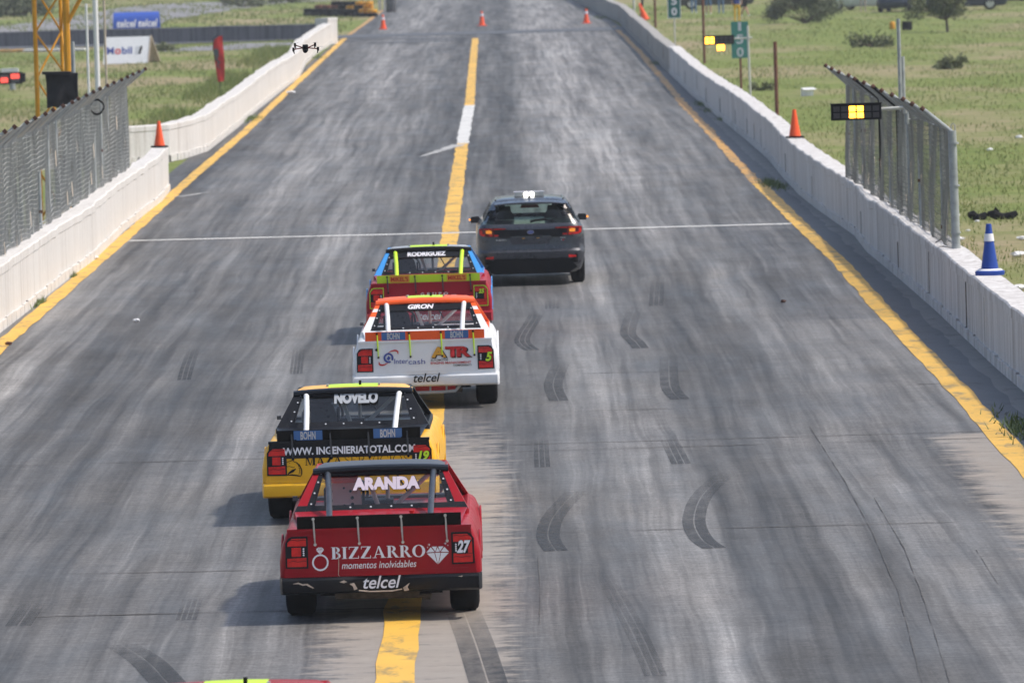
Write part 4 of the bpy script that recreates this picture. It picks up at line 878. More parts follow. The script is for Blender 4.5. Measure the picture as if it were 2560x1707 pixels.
def car(name, label, paint, x, y, rz, cat='car', detail=False, glass=None, group=None, wheelmat=None):
    root = thing(name, label, cat, (x, y, 0), rz, group); glass = glass or M['darkglass']
    rings, T = slice_body(CAR); b = MB(); b.loft(rings, 0, True, True, True); body = b.build('body', paint, root, 35)
    cut_arches(body, [(s * .92, yy, .34, .385, .28) for s in (-1, 1) for yy in (.95, 3.62)])
    rings, T = slice_body(GH); fr = MB(); rw = MB(); wsn = MB(); sd = MB(); n = len(T)
    for i in range(len(rings) - 1):
        k_side = 0
        for k in range(n):
            a, b2, c, d = rings[i][k], rings[i][(k + 1) % n], rings[i + 1][(k + 1) % n], rings[i + 1][k]; tg = T[k]
            ym = (a[1] + b2[1] + c[1] + d[1]) / 4
            tgt = fr
            if tg == 'rear' or (tg == 'rc' and True): tgt = rw
            elif tg == 'front': tgt = wsn
            elif tg == 'side' and .65 < ym and not 1.9 < ym < 2.0: tgt = sd
            if i == 0 and tgt is not fr and tgt is not rw: tgt = fr
            tgt.add([a, b2, c, d], [(0, 1, 2, 3)])
    fr.build('pillars', paint, root, 35); win = rw.build('rear_window', glass, root, 35); wsn.build('windscreen', glass, root, 35); sd.build('side_window', M['darkglass'] if not detail else M['glassg'], root, 35)
    rings, T = slice_body(ROOF); b = MB(); b.loft(rings, 0, True, False, True); roof = b.build('roof', paint, root, 40)
    for s in (-1, 1):
        for yy in (.95, 3.62): wheel(root, s * .775, yy, .328, .23, s, rimmat=wheelmat)
        mr = MB(); mr.loft([[(s * (.90 + dx + .0), 3.02 + dy, 1.0 + dz) for dx, dz in ((-.075, -.05), (.07, -.055), (.085, .01), (.06, .05), (-.06, .055), (-.08, .0))] for dy in (0, .02)] + [[(s * (.90 + dx * .7), 3.10, 1.0 + dz * .7) for dx, dz in ((-.075, -.05), (.07, -.055), (.085, .01), (.06, .05), (-.06, .055), (-.08, .0))]], 0, True, True, True)
        mr.bx(min(s * .80, s * .86), max(s * .80, s * .86), 3.02, 3.08, .955, .985)
        mo = mr.build('mirror', M['black'], root, 30)
        if detail:
            c = MB(); c.add([(s * (.90 + dx * .85), 3.017, 1.0 + dz * .85) for dx, dz in ((-.075, -.05), (.07, -.055), (.085, .01), (.06, .05), (-.06, .055), (-.08, .0))], [(0, 1, 2, 3, 4, 5)]); c.build('mirror_glass', M['darkglass'], mo)
            c = MB(); c.obox((s * .992, 3.04, 1.0), (.012, 0, 0), (0, .02, 0), (0, 0, .014)); c.build('indicator', M['ambersoft'], mo)
    return root, body, win, roof
cr, body, win, roof = car('hatchback_car', 'dark grey hatchback leading the trucks, with lit light bar on its roof', M['grey'], .37, 131.3, R(.35), detail=True, glass=M['glassg'])
# interior seen through the glass
b = MB(); b.bx(-.75, .75, .5, 3.3, .99, 1.01); b.build('parcel_shelf', M['seat_dark'], cr)
for s in (-1, 1):
    c = MB(); c.prism([(s * .40 + px, pz) for px, pz in ((-.15, 1.03), (.15, 1.03), (.135, 1.12), (.10, 1.16), (.085, 1.25), (-.085, 1.25), (-.10, 1.16), (-.135, 1.12))], 1.9, 2.02); c.build('front_seat', M['seat_dark'], cr, 30)
c = MB(); c.prism([(-.16, 1.275), (.16, 1.275), (.13, 1.33), (-.13, 1.33)], .385, .42); c.build('brake_lamp', M['lampdark'], cr)
c = MB(); c.tube([(.0, .155, 1.055), (.1, .165, 1.075), (.36, .18, 1.082)], [.022, .018, .008], 8); c.tube([(.02, .15, 1.06), (.26, .18, 1.10)], .012, 6); c.build('wiper', M['matblack'], win)
c = MB(); c.loft([[(x_, yy, zz - .03 * abs(x_ / .58) ** 3) for x_ in np.linspace(-.58, .58, 13)] for yy, zz in ((.56, 1.405), (.38, 1.392), (.27, 1.37), (.26, 1.355), (.40, 1.35))], 0, False); c.build('roof_spoiler', M['grey'], roof, 40)
# black trim band, lamps, badge, lettering on the tail
c = MB(); c.prism([(-.60, .855), (-.50, .80), (-.36, .795), (-.32, .825), (.32, .825), (.36, .795), (.50, .80), (.60, .855), (.62, .93), (-.62, .93)], .055, .085); trim = c.build('tail_trim', M['black'], cr)
for s in (-1, 1):
    def pan(pts, m, y0, y1, nm_, par, wrap=0):
        c = MB(); pp = [(s * x_, z) for x_, z in pts]; pp = pp if s > 0 else pp[::-1]; c.prism(pp, y0, y1)
        c.v = [(x_, y_ + max(0, abs(x_) - .66) * wrap, z) for x_, y_, z in c.v]; return c.build(nm_, m, par)
    tl = pan([(.60, .82), (.70, .815), (.80, .83), (.842, .86), (.852, .955), (.80, .962), (.60, .965), (.40, .955), (.40, .94), (.60, .935)], M['lampdark'], .045, .10, 'tail_lamp', cr, .55)
    pan([(.62, .945), (.845, .945), (.848, .955), (.62, .958)], M['lampred'], .041, .05, 'lens', tl, .55); pan([(.42, .942), (.605, .938), (.605, .956), (.42, .953)], M['lampred'], .041, .05, 'lens', tl)
    pan([(.63, .83), (.80, .838), (.838, .865), (.843, .93), (.80, .93), (.795, .87), (.63, .865)], M['lampred'], .041, .05, 'lens', tl, .55); pan([(.53, .832), (.60, .826), (.60, .858), (.53, .854)], M['lampred'], .050, .06, 'lens', tl)
    pan([(.64, .875), (.735, .875), (.74, .925), (.68, .935), (.64, .92)], M['tail_amber'], .037, .048, 'indicator', tl, .55)
    pan([(.62, .455), (.745, .46), (.745, .485), (.62, .50)], M['lampred'], -.004, .02, 'rear_reflector', cr, .4)
    pan([(.56, .395), (.77, .36), (.775, .50), (.74, .52), (.70, .45)], M['matblack'], .004, .04, 'vent', cr, .4)
    c = MB(); c.tube([(s * .515, .0, .285), (s * .515, .16, .285)], .052, 16, 0, False); c.tube([(s * .515, .03, .285), (s * .515, .032, .285)], .046, 16, 1); c.build('exhaust_tip', [M['chrome'], M['matblack']], cr, 40)
    pan([(.48, .245), (.62, .25), (.70, .285), (.60, .33)], M['dust'], .02, .05, 'exhaust_trim', cr)
c = MB(); c.prism([(-.62, .20), (.62, .20), (.76, .30), (.60, .45), (-.60, .45), (-.76, .30)], .008, .08); c.prism([(-.5, .355), (.5, .355), (.52, .37), (-.52, .37)], .010, .03); c.build('diffuser', M['matblack'], cr)
c = MB()
c.prism([(-.30, .69), (.30, .69), (.36, .80), (-.36, .80)], .066, .078); c.build('plate_recess', M['grey'], cr)
shapes('badge', [(0, disc_ring(0, .885, .056, .032, .006, .006, 24)), (1, [[(.05 * math.cos(a), .885 + .027 * math.sin(a)) for a in np.linspace(0, 2 * math.pi, 21)[:-1]]]), (0, sum([spark(px, pz, r_) for px, pz, r_ in ((-.025, .89, .014), (.005, .893, .008), (.025, .888, .008), (.0, .875, .008), (.02, .873, .008), (-.01, .878, .007))], []))], [M['steel'], M['navy']], trim, .053)
txt('lettering', 'SUBARU', .17, .024, M['steel'], cr, (-.49, .064, .765), bold=.02); txt('lettering', 'WRX', .10, .022, M['steel'], cr, (.53, .064, .78), bold=.02); txt('lettering', 't', .02, .026, M['steel'], cr, (.505, .064, .745), bold=.02); txt('lettering', 'S', .03, .022, M['lampred'], cr, (.535, .064, .743), bold=.03)
for s in (-1, 1):
    c = MB(); c.bx(s * .12 - .025, s * .12 + .025, .060, .068, .782, .79); c.build('plate_lamp', M['golddecal'], cr)
lb = MB(); lb.bx(-.245, .245, .90, 1.02, 1.445, 1.515); lb.bx(-.20, .20, .92, 1.0, 1.425, 1.447, 1); lb.bx(-.25, .25, .895, 1.025, 1.515, 1.528, 2)
bar = lb.build('light_bar', [M['paleP'], M['matblack'], M['decal']], cr)
for px in (-.05, .045):
    c = MB(); c.tube([(px, .893, 1.482), (px, .90, 1.482)], .042, 14); c.build('lamp', M['whiteglow'], bar)
for px, pw in ((-.05, .035), (.065, .016)):
    c = MB(); c.bx(px - pw, px + pw, .78, .80, 1.442, 1.462); c.build('lamp', M['whiteglow'], bar)
c = MB(); c.prism([(-.02, 1.435), (.02, 1.435), (.006, 1.47), (-.006, 1.47)], .66, .80); c.build('antenna', M['black'], roof)
for s in (-1, 1):
    c = MB(); c.tube([(s * .56, .62, 1.405), (s * .55, 1.4, 1.425), (s * .55, 2.15, 1.40)], .014, 6); c.build('roof_rail', M['grey'], roof)
for s in (-1, 1):
    c = MB(); c.obox((s * .66, 4.42, .66), (.17, -s * .12, 0), (.02, .04, 0), (0, 0, .06)); c.build('headlamp', M['decal'], cr)

# ------------------------------------------------------------------ cones
def cone(label, x, y, z, h=.62, rb=.15, col=None, band=None, base='black', rot=None, group='traffic cones'):
    t = thing('traffic_cone', label, 'traffic cone', (x, y, z), random.uniform(0, .5), group)
    b = MB(); n = 20; prof = [(.045, rb), (.06, rb * .97), (h * .5, rb * .62), (h - .02, rb * .30), (h, rb * .27), (h, rb * .15)]
    b.loft([[(r_ * math.cos(2 * math.pi * k / n), r_ * math.sin(2 * math.pi * k / n), zz) for k in range(n)] for zz, r_ in prof], 0, True, False, True)
    b.build('cone_body', col or M['cone'], t, 40)
    c = MB()
    if base == 'round': c.loft([[(r_ * math.cos(2 * math.pi * k / n), r_ * math.sin(2 * math.pi * k / n), zz) for k in range(n)] for zz, r_ in ((0, rb * 1.55), (.05, rb * 1.6), (.065, rb * 1.4), (.075, rb * .95))], 0, True, True, True); c.build('base', col, t, 40)
    else: c.bx(-rb * 1.35, rb * 1.35, -rb * 1.35, rb * 1.35, 0, .04); c.build('base', M['matblack'] if base == 'black' else M['cone'], t)
    for z0, z1 in band or []:
        rr = lambda zz: rb + (rb * .28 - rb) * (zz - .045) / (h - .045)
        c = MB(); c.loft([[((rr(zz) * 1.0 + .004) * math.cos(2 * math.pi * k / n), (rr(zz) + .004) * math.sin(2 * math.pi * k / n), zz) for k in range(n)] for zz in (z0, z1)], 0, True); c.build('band', M['decal'], t, 40)
    if base == 'round': c = MB(); c.loft([[(r_ * math.cos(2 * math.pi * k / n), r_ * math.sin(2 * math.pi * k / n), zz) for k in range(n)] for zz, r_ in ((.066, rb * 1.42), (.090, rb * 1.12))], 0, True); c.build('band', M['decal'], t, 40)
    if rot: t.rotation_euler = rot
    return t
cone('plain orange traffic cone standing on the end of the near left white wall', -7.88, 181.4, 1.0, .60, .125)
p = D(1968, 328, 176); cone('plain orange traffic cone standing on top of the right white wall', 6.38, 175.5, .965, .63, .135)
cone('blue traffic cone with one white band standing on the right wall near the fence end', 6.66, 110.3, .97, .71, .130, M['coneblue'], [(.47, .575)], 'round')
cone('orange traffic cone with white top band on the far track beside the left edge line', *G(958, 74)[:2], 0, .76, .16, None, [(.50, .62)], 'orange')
cone('orange traffic cone with white top band on the far track beside the centre line', *G(1205, 65)[:2], 0, .76, .16, None, [(.50, .62)], 'orange')
cone('orange traffic cone with white top band on the far track beside the right wall', *G(1466, 59)[:2], 0, .76, .16, None, [(.50, .62)], 'orange')
cone('red orange traffic cone leaning behind the far right grey wall', 7.25, 402, .25, .9, .18, None, None, 'orange', (R(4), R(-20), 0))

# ------------------------------------------------------------------ posts, lamps and signs on the right
def post(label, x, y, h, r, mat, name='post', lean=0, z=0, cat='post', group='posts behind the right wall'):
    b = MB(); b.tube([(0, 0, -.1), (lean * h * .5, 0, h * .5), (lean * h, 0, h)], r, 10)
    o = b.build(name, mat, None, 40); o.location = (x, y, z); return tag(o, label, cat, group)
def led_lamp(label, x, y, zc, wd, ht, lit, arm_len, post_h, extra):
    t = thing('warning_lamp', label, 'warning lamp', (x, y, 0), 0, 'amber warning lamps over the right wall')
    b = MB(); b.tube([(0, 0, -.1 if extra else zc - .22), (-.03 if extra else 0, 0, post_h)], .035, 10)
    if not extra: b.tube([(-.02, .0, zc - .15), (.20, .0, zc - .15)], .022, 8)
    b.build('post', M['paleP'] if extra else M['galv'], t, 40)
    b = MB(); b.tube([(.10, 0, zc + .05), (-arm_len, -.02, zc + .03)], .03, 10); b.tube([(-.02, 0, zc - .05), (-.02, 0, zc + .16)], .042, 10); b.build('arm', M['paleP'], t, 40)
    x1 = -arm_len; x0 = x1 - wd
    b = MB(); b.bx(x0, x1, -.09, .0, zc - ht / 2, zc + ht / 2); b.bx(x0 - .01, x1 + .01, -.13, .01, zc + ht / 2, zc + ht / 2 + .012); hs_ = b.build('housing', M['matblack'], t)
    n = 6; cw = (wd - .05) / n
    for j in range(2):
        for i in range(n):
            cx0 = x0 + .025 + i * cw + .012; cz0 = zc - ht / 2 + .025 + j * (ht - .05) / 2 + .01
            c = MB(); c.bx(cx0, cx0 + cw - .024, -.096, -.085, cz0, cz0 + (ht - .05) / 2 - .02); c.build('led_panel', M['amber'] if i in lit else M['ledoff'], hs_)
    if extra: c = MB(); c.bx(x0 + .40, x0 + .62, -.08, -.02, zc - ht / 2 - .18, zc - ht / 2 - .01); c.build('side_lamp', M['amber'], t)
    return t
pl = D(2140, 280, 128); led_lamp('near amber warning lamp panel with its middle cells lit, hung beside the right fence', 6.46, 128, pl.z, .81, .26, (2, 3), 6.46 - pl.x - .405, pl.z + .12, False)
pl = D(1798, 101, 246); led_lamp('far amber warning lamp panel with left cells lit, before the faded green sign', pl.x + .46 + .46, 246, pl.z, .93, .27, (0, 1), .46, pl.z + .42, True)
post('tall galvanised double pipe post rising behind the right fence', 7.95, 150.5, 4.15, .036, M['galv'], 'pipe_post')
b = MB(); b.tube([(0, 0, -.1), (0, 0, 3.2)], .045, 10); o = b.build('pipe_post', M['galv'], None, 40); pq = D(2257, 175, 150.5); o.location = (pq.x, 150.6, 0); o['label'] = 'shorter thick galvanised pipe strapped beside the tall pipe behind the right fence'; o['category'] = 'post'; o['group'] = 'posts behind the right wall'
pq = D(2243, 48, 150.5); bpy.data.objects['pipe_post'].location = (pq.x + .02, 150.5, pq.z - 4.15)
post('rust brown steel post standing behind the orange cone on the right wall', *D(1940, 200, 230)[:2], D(1937, 105, 230).z, .055, M['rustpost'])
post('thin rusty pole behind the far amber lamp, paler at its foot', *D(1759, 80, 305)[:2], 4.6, .05, M['rustpost'])
post('pale thin post on the far right, leftmost of the group by the leaning cone', *D(1585, 20, 441)[:2], 2.2, .07, M['paleP'])
post('dark slanting post between the pale post and the leaning cone', *D(1602, 30, 425)[:2], 2.4, .07, M['matblack'], lean=.10)
post('rust red post just right of the leaning cone', *D(1638, 40, 394)[:2], 3.0, .06, M['rustpost'])
def sign(label, u, vtop, vbot, vbase, dist, wd, col, digits, group='green distance signs'):
    zt, zb = D(u, vtop, dist).z, D(u, vbot, dist).z; X_ = D(u, vbot, dist).x
    t = thing('distance_sign', label, 'sign', (X_, dist, 0), 0, group)
    b = MB(); b.tube([(0, .05, -.1), (0, .05, zt - .1)], .035, 8); b.build('post', M['paleP'] if col is M['signg'] else M['rustpost'], t, 40)
    b = MB(); b.bx(-wd / 2, wd / 2, -.012, .012, zb, zt); f = b.build('sign_board', M['decal'] if col is M['signg'] else M['signg2'], t)
    b = MB(); b.bx(-wd / 2 + .03, wd / 2 - .03, -.018, -.012, zb + .03, zt - .03); f2 = b.build('sign_face', col, t)
    for ch, zc, hh, ww in digits(zb, zt): txt('lettering', ch, ww, hh, M['decal'] if col is M['signg'] else M['greydecal'], f2, (0, -.019, zc), bold=.03)
    return t
sign('green distance sign reading 50, its top cut off by the photo edge', 1686, -38, 47, 110, 347, .58, M['signg'], lambda zb, zt: [('0', zb + .30, .34, .24), ('5', zb + .76, .34, .24)])
sign('faded green distance sign reading 150 behind the far amber lamp', 1851, 55, 146, 240, 252, .54, M['signg2'], lambda zb, zt: [('0', zb + .19, .30, .22), ('5', zb + .60, .30, .22), ('1', zb + 1.00, .27, .10)])
# ------------------------------------------------------------------ litter, debris
def lump(name, label, cat, p, s, mat, seed, flat=.5, group=None):
    rnd = random.Random(seed); b = bmesh.new(); bmesh.ops.create_icosphere(b, subdivisions=2, radius=.5)
    for v in b.verts: v.co = Vector((v.co.x * s[0], v.co.y * s[1], (v.co.z + .3) * s[2])) * rnd.uniform(.72, 1.15)
    me = bpy.data.meshes.new(name); b.to_mesh(me); b.free(); me.materials.append(mat)
    o = link(bpy.data.objects.new(name, me)); o.location = p; return tag(o, label, cat, group)
b = MB(); b.prism([(-.19, 0), (.19, 0), (.20, .26), (-.19, .25)], -.12, .14); b.add([(-.19, -.12, .252), (.20, -.12, .262), (.30, -.22, .20), (-.1, -.24, .19)], [(0, 1, 2, 3)]); b.bx(-.17, -.02, -.128, -.12, .02, .12)
o = b.build('foam_box', M['litter']); o.location = G(2018, 240); tag(o, 'white foam box lying open on the right grass behind the rust post', 'box')
b = MB(); p = G(2470, 547)
for dx, L in ((-.2, .34), (.28, .55)): 
    b.tube([(dx + L * (k / 5 - .5), .03 * math.sin(k * 2 + dx * 9), .05 + .05 * math.sin(k * 1.3 + 1)) for k in range(6)], [.05, .09, .085, .1, .08, .05], 9)
b.tube([(.1, 0, .1), (.16, 0, .2), (.2, .02, .13)], .03, 6)
o = b.build('tyre_debris', M['tyre'], None, 30); o.location = p; tag(o, 'torn black tyre pieces lying in the grass right of the fence', 'debris')
for i, (u, v, s, lab) in enumerate(((2392, 540, .13, 'crushed plastic cup beside the fence end pipe'), (2400, 600, .2, 'flattened clear bottle by the base of the fence end pipe'), (2443, 555, .12, 'small white scrap just below the torn tyre pieces'), (2420, 578, .10, 'round white scrap above the blue cone'),
        (2545, 640, .26, 'orange capped plastic bottle lying right of the blue cone'), (2550, 723, .24, 'crumpled white bag at the right edge below the blue cone'), (2475, 376, .18, 'pale scrap on the grass above the torn tyre pieces'), (2548, 345, .2, 'grey scrap at the right edge of the grass'), (2555, 598, .2, 'white scrap at the right edge beside the blue cone tip'))):
    q = G(u, v); lump('litter', lab, 'litter', (q.x, q.y, .0), (s, s * .6, s * .4), M['litter'], 40 + i, group='litter on the right grass')
for i, (u, v, s, lab) in enumerate(((341, 805, .11, 'white paper scrap on the left lane'), (239, 648, .14, 'white plastic scrap on the left yellow line by the wall'), (22, 863, .12, 'dark stone on the road at the left edge'), (1958, 757, .10, 'brown clod on the right lane'), (727, 236, .3, 'white rag on the far left yellow line'))):
    q = G(u, v); lump('litter', lab, 'litter', (q.x, q.y, .012), (s, s * .8, s * .5), (M['litter'], M['rust'])[i in (2, 3)], 70 + i, group='litter on the road')

# ------------------------------------------------------------------ left side: tower, hood, poles, lamps, flag, banners
TD = 158.0
def lattice_tower():
    pa, pb = D(90, 150, TD), D(169, 150, TD); base = Vector((pa.x, TD, 0)); wd = pb.x - pa.x
    t = thing('lattice_tower', 'yellow steel lattice tower standing behind the left fence', 'tower', base)
    c3 = [(0, 0), (wd, 0), (wd * .78, .52)]; H_ = 7.0
    for (x_, y_), r_ in zip(c3, (.045, .068, .035)):
        b = MB(); b.tube([(x_, y_, -.1), (x_, y_, H_)], r_, 8); b.build('leg', M['towery'], t, 40)
    dz = .92; z = .35; k = 0
    while z < H_ - dz:
        for i, j in ((0, 1), (1, 2), (2, 0)):
            (x0, y0), (x1, y1) = c3[i], c3[j]
            if (k + i) % 2: (x0, y0), (x1, y1) = (x1, y1), (x0, y0)
            b = MB(); b.tube([(x0, y0, z), (x1, y1, z + dz)], .021, 6); b.build('brace', M['towery'], t)
        z += dz; k += 1
    b = MB(); b.tube([(wd + .02, -.02, 4.2), (wd + 1.0, -.1, 5.9)], .04, 6); b.build('brace', M['towery'], t)
lattice_tower()
a, c = D(182, 105, 156.5), D(184, 270, 156.5)
b = MB(); b.tube([(0, 0, -.1), (0, 0, a.z)], .042, 10); o = b.build('pipe_post', M['galv'], None, 40); o.location = ((a.x + c.x) / 2, 156.6, 0); tag(o, 'short grey pipe post holding the black cloth hood by the yellow tower', 'post')
p0, p1 = D(112, 188, 156), D(196, 270, 156)
b = MB(); nx = 14; rows = []
for k in range(9):
    f = k / 8; z = p0.z + .02 + (p1.z - p0.z) * f; row = []
    for i in range(nx + 1):
        u = i / nx; row.append((p0.x + (p1.x - p0.x) * (u + .035 * (1 if u < .5 else -.3) * math.sin(min(1, f * 3) * 1.6)), 156 + .035 * math.sin(u * 9 + f * 2.5) + .03 * math.sin(f * 5 + u * 3), z + (random.uniform(-.03, .02) if k == 8 else 0)))
    for i in range(nx + 1): row.append((row[nx - i][0], row[nx - i][1] + .30, row[nx - i][2]))
    rows.append(row)
b.loft(rows, 0, True, True, False); b.prism([(p0.x - .05, p0.z + .01), (p1.x - .12, p0.z - .02), (p1.x - .12, p0.z + .05), (p0.x - .05, p0.z + .06)], 155.93, 156.36)
b.add([(p0.x + .34, 155.93, p0.z - .08), (p0.x + .52, 155.92, p0.z - .05), (p1.x - .02, 155.90, p1.z + .18), (p1.x - .16, 155.9, p1.z + .16)], [(0, 1, 2, 3)])
tag(b.build('cloth_hood', M['cloth'], None, 40), 'black cloth hood covering a box beside the yellow tower', 'cover')
for (u0, v0, u1, v1, dist, r_, lab, m, top) in ((215, 10, 223, 255, 205, .032, 'slim white pole with a visible rounded top left of the thick white pole', M['tubewhite'], True), (237, 0, 246, 250, 203, .065, 'thick white pole between two slim poles behind the left fence', M['tubewhite'], False), (263, 0, 264, 245, 207, .03, 'slim rust stained white pole right of the thick white pole', M['wood'], False)):
    a, c = D(u0, v0, dist), D(u1, v1, dist); h_ = a.z if top else a.z + 1.5
    post(lab, (a.x + c.x) / 2, dist, h_, r_, m, 'pole', 0, 0, 'pole', 'white poles behind the left fence')
# red lamp boards
q = G(24, 226); t = thing('red_lamp_unit', 'black twin lamp unit with two glowing red panels at the left edge', 'warning lamp', (q.x, q.y, 0))
b = MB(); b.tube([(.12, 0, 0), (.12, 0, .25)], .11, 10); b.build('stand', M['galv'], t, 40)
b = MB(); b.bx(-.55, .48, -.04, .2, .22, .66); b.tube([(.5, .06, .28), (.5, .06, .62)], .1, 12); hb = b.build('housing', M['matblack'], t)
b = MB(); b.bx(-.28, .34, -.06, .22, .66, .80); b.bx(-.62, -.34, -.06, .22, .66, .80); b.build('hood', M['litter'], t)
for x0, x1, z0, z1 in ((-.32, -.04, .28, .47), (.06, .38, .42, .60)): c = MB(); c.bx(x0, x1, -.055, -.035, z0, z1); c.build('lamp_panel', M['redglow'], hb)
c = MB(); c.bx(.06, .38, -.05, -.035, .29, .41); c.bx(-.32, -.04, -.05, -.035, .485, .57); c.build('lamp_panel', M['rim'], hb)
# feather flag
q = G(552, 234); t = thing('feather_flag', 'red feather flag with dark zigzag emblem on the left grass', 'flag', (q.x, q.y, 0))
b = MB(); b.tube([(0, 0, 0), (-.03, 0, .5), (-.22, 0, 1.55), (-.20, 0, 1.9), (-.06, 0, 2.02)], .014, 6); b.build('pole', M['matblack'], t, 40)
prof = [(.40, -.09, .22), (.6, -.115, .27), (1.0, -.16, .33), (1.4, -.20, .35), (1.7, -.215, .34), (1.88, -.16, .28), (1.98, -.03, .15)]
b = MB(); b.loft([[(x0 + w_ * i / 6 + .0, .03 * math.sin(z * 5 + i), z + .03 * i / 6) for i in range(7)] + [(x0 + w_ * i / 6, .03 * math.sin(z * 5 + i) + .008, z + .03 * i / 6) for i in range(6, -1, -1)] for z, x0, w_ in prof], 0, True, True, True)
fl = b.build('banner', M['flagred'], t, 40)
shapes('emblem', [(0, [[(-.12 + .09 * math.cos(a), 1.43 + .14 * math.sin(a)) for a in np.linspace(0, 2 * math.pi, 13)[:-1]]] + stroke([(-.17, 1.45), (-.04, 1.3), (-.14, 1.22), (-.01, 1.08), (-.09, 1.0), (.01, .86)], [.07, .065, .06, .06, .04, .03]))], [M['rim']], fl, -.045)
# A-frame billboard
q = G(316, 159); t = thing('a_frame_board', 'white tent shaped advertising board with blue and red lettering on the left grass', 'billboard', (q.x, q.y, 0), R(2))
b = MB(); hw, hh, dp = .98, 1.13, .42
b.add([(-hw, -dp, 0), (hw - .06, -dp, 0), (hw + .08, 0, hh), (-hw + .08, 0, hh), (-hw, -dp + .02, 0), (hw - .06, -dp + .02, 0), (hw + .08, .02, hh), (-hw + .08, .02, hh)], [(0, 1, 2, 3), (7, 6, 5, 4), (0, 4, 5, 1), (1, 5, 6, 2), (2, 6, 7, 3), (3, 7, 4, 0)])
fc = b.build('front_panel', M['white'], t)
b = MB(); b.add([(-hw, .6, 0), (hw + .50, .6, 0), (hw + .10, .03, hh), (-hw + .08, .03, hh)], [(0, 1, 2, 3)]); b.build('back_panel', M['wood'], t)
b = MB(); b.tube([(hw - .05, -dp, 0), (hw + .09, .01, hh + .02)], .03, 6); b.tube([(hw + .46, .58, 0), (hw + .09, .01, hh + .02)], .035, 6); b.build('timber', M['wood'], t)
uz = Vector((.1, dp, hh)); uz = Vector((.0, dp, hh)).normalized()
def onb(x_, f): return Vector((x_, -dp + dp * f - .004, hh * f))
for s_, x_, w_, h_, m_ in (('M', -.72, .30, .32, M['navy']), ('o', -.40, .25, .25, M['lampred']), ('b', -.12, .22, .32, M['navy']), ('i', .06, .07, .32, M['navy']), ('l', .17, .06, .32, M['navy'])):
    txt('lettering', s_, w_, h_, m_, fc, onb(x_ + .06, .49 if s_ != 'o' else .455), (1, 0, 0), uz, .02, 0, .006)
for p_ in ([(.38, -.17), (.56, -.17), (.60, .17), (.42, .17)],):
    b = MB(); b.add([onb(x_, .49) + uz * z_ + Vector((0, -.006, 0)) for x_, z_ in p_], [(0, 1, 2, 3)]); b.build('emblem', M['greydecal'], fc, fix=False)
txt('lettering', '1', .20, .34, M['matblack'], fc, onb(.62, .49), (1, 0, 0), uz, .05, .25, .012)
# blue arched banner
q = G(343, 81); t = thing('arched_banner', 'blue arched advertising banner with white lettering behind the dark far wall', 'billboard', (q.x, q.y, 0), R(2))
b = MB(); rows = []
for f in np.linspace(0, 1, 9):
    a = f * math.pi; rows.append([(x_ * (1 - .05 * math.sin(a)), -.55 * math.cos(a), 1.08 * math.sin(a) ** .8) for x_ in (-1.3, 1.27)])
b.loft(rows, 0, False); sk = b.build('banner', M['bannerblue'], t, 60)
b = MB(); b.add([(rows[i][0][0] - .002, rows[i][0][1], rows[i][0][2]) for i in range(9)], [tuple(range(9))]); b.build('end_panel', M['matblack'], t)
txt('lettering', 'telcel telcel', 2.2, .42, M['decal'], sk, (.02, -.565, .48), (1, 0, 0), Vector((0, .18, 1)), .03, .2, .02)
# tyre stacks, bin and pale posts beside the far track
def tyre_stack():
    base = None; n = 22
    prof = [(-.1, .19), (-.11, .25), (-.09, .30), (-.04, .32), (.04, .32), (.09, .30), (.11, .25), (.1, .19), (.05, .17), (-.05, .17)]
    cols = [(M['tyre'], 'black'), (M['towery'], 'yellow painted'), (M['rustpost'], 'brown painted')]
    me = []
    for m_, _ in cols:
        b = MB(); b.loft([[(r_ * math.cos(2 * math.pi * k / n), r_ * math.sin(2 * math.pi * k / n), z + .11) for k in range(n)] for z, r_ in prof + prof[:1]], 0, True); o = b.build('tyre', m_, None, 40); me.append(o)
    layout = [(772 + 20 * i, 0, l) for i in range(9) for l in range(2)] + [(800 + 20 * i, 0, 2) for i in range(7)] + [(842 + 20 * i, 0, 3) for i in range(5)]
    first = {0: 1, 1: 1, 2: 1}
    for i, (u, _, l) in enumerate(layout):
        c = 1 if (l == 1 and i % 18 >= 15) or (u > 900 and l >= 2) or (l == 2 and 860 < u < 885) else 2 if (l == 2 and u < 850) else 0
        o = me[c] if first[c] else me[c].copy()
        if not first[c]: link(o)
        first[c] = 0
        q = G(u, 41 + (u - 772) * .012); o.location = (q.x + random.uniform(-.04, .04), q.y + random.uniform(-.1, .1), l * .225)
        tag(o, {0: 'black tyre in the stacked barrier beside the far left of the track', 1: 'yellow painted tyre in the stacked barrier beside the far track', 2: 'brown painted tyre in the third layer of the stacked barrier beside the far track'}[c], 'tyre', ['black barrier tyres', 'yellow barrier tyres', 'brown barrier tyres'][c])
tyre_stack()
q = G(978, 31); b = MB(); n = 16; b.loft([[(r_ * math.cos(2 * math.pi * k / n), r_ * math.sin(2 * math.pi * k / n), z) for k in range(n)] for z, r_ in ((0, .28), (.05, .3), (.4, .29), (.42, .31), (.8, .3), (1.1, .29), (1.12, .27))], 0, True, True, True)
o = b.build('barrel', M['rim'], None, 40); o.location = q; tag(o, 'dark barrel standing right of the tyre barrier at the edge of the far track', 'barrel')
for u, lab in ((950, 'white square post beside the tyre barrier, left of two'), (963, 'white square post next to the dark barrel, right of two')):
    q = G(u, 28); b = MB(); b.bx(-.09, .09, -.09, .09, 0, 1.3); b.bx(-.10, .10, -.10, .10, 1.3, 1.34); o = b.build('white_post', M['wallwhite']); o.location = q; tag(o, lab, 'post')
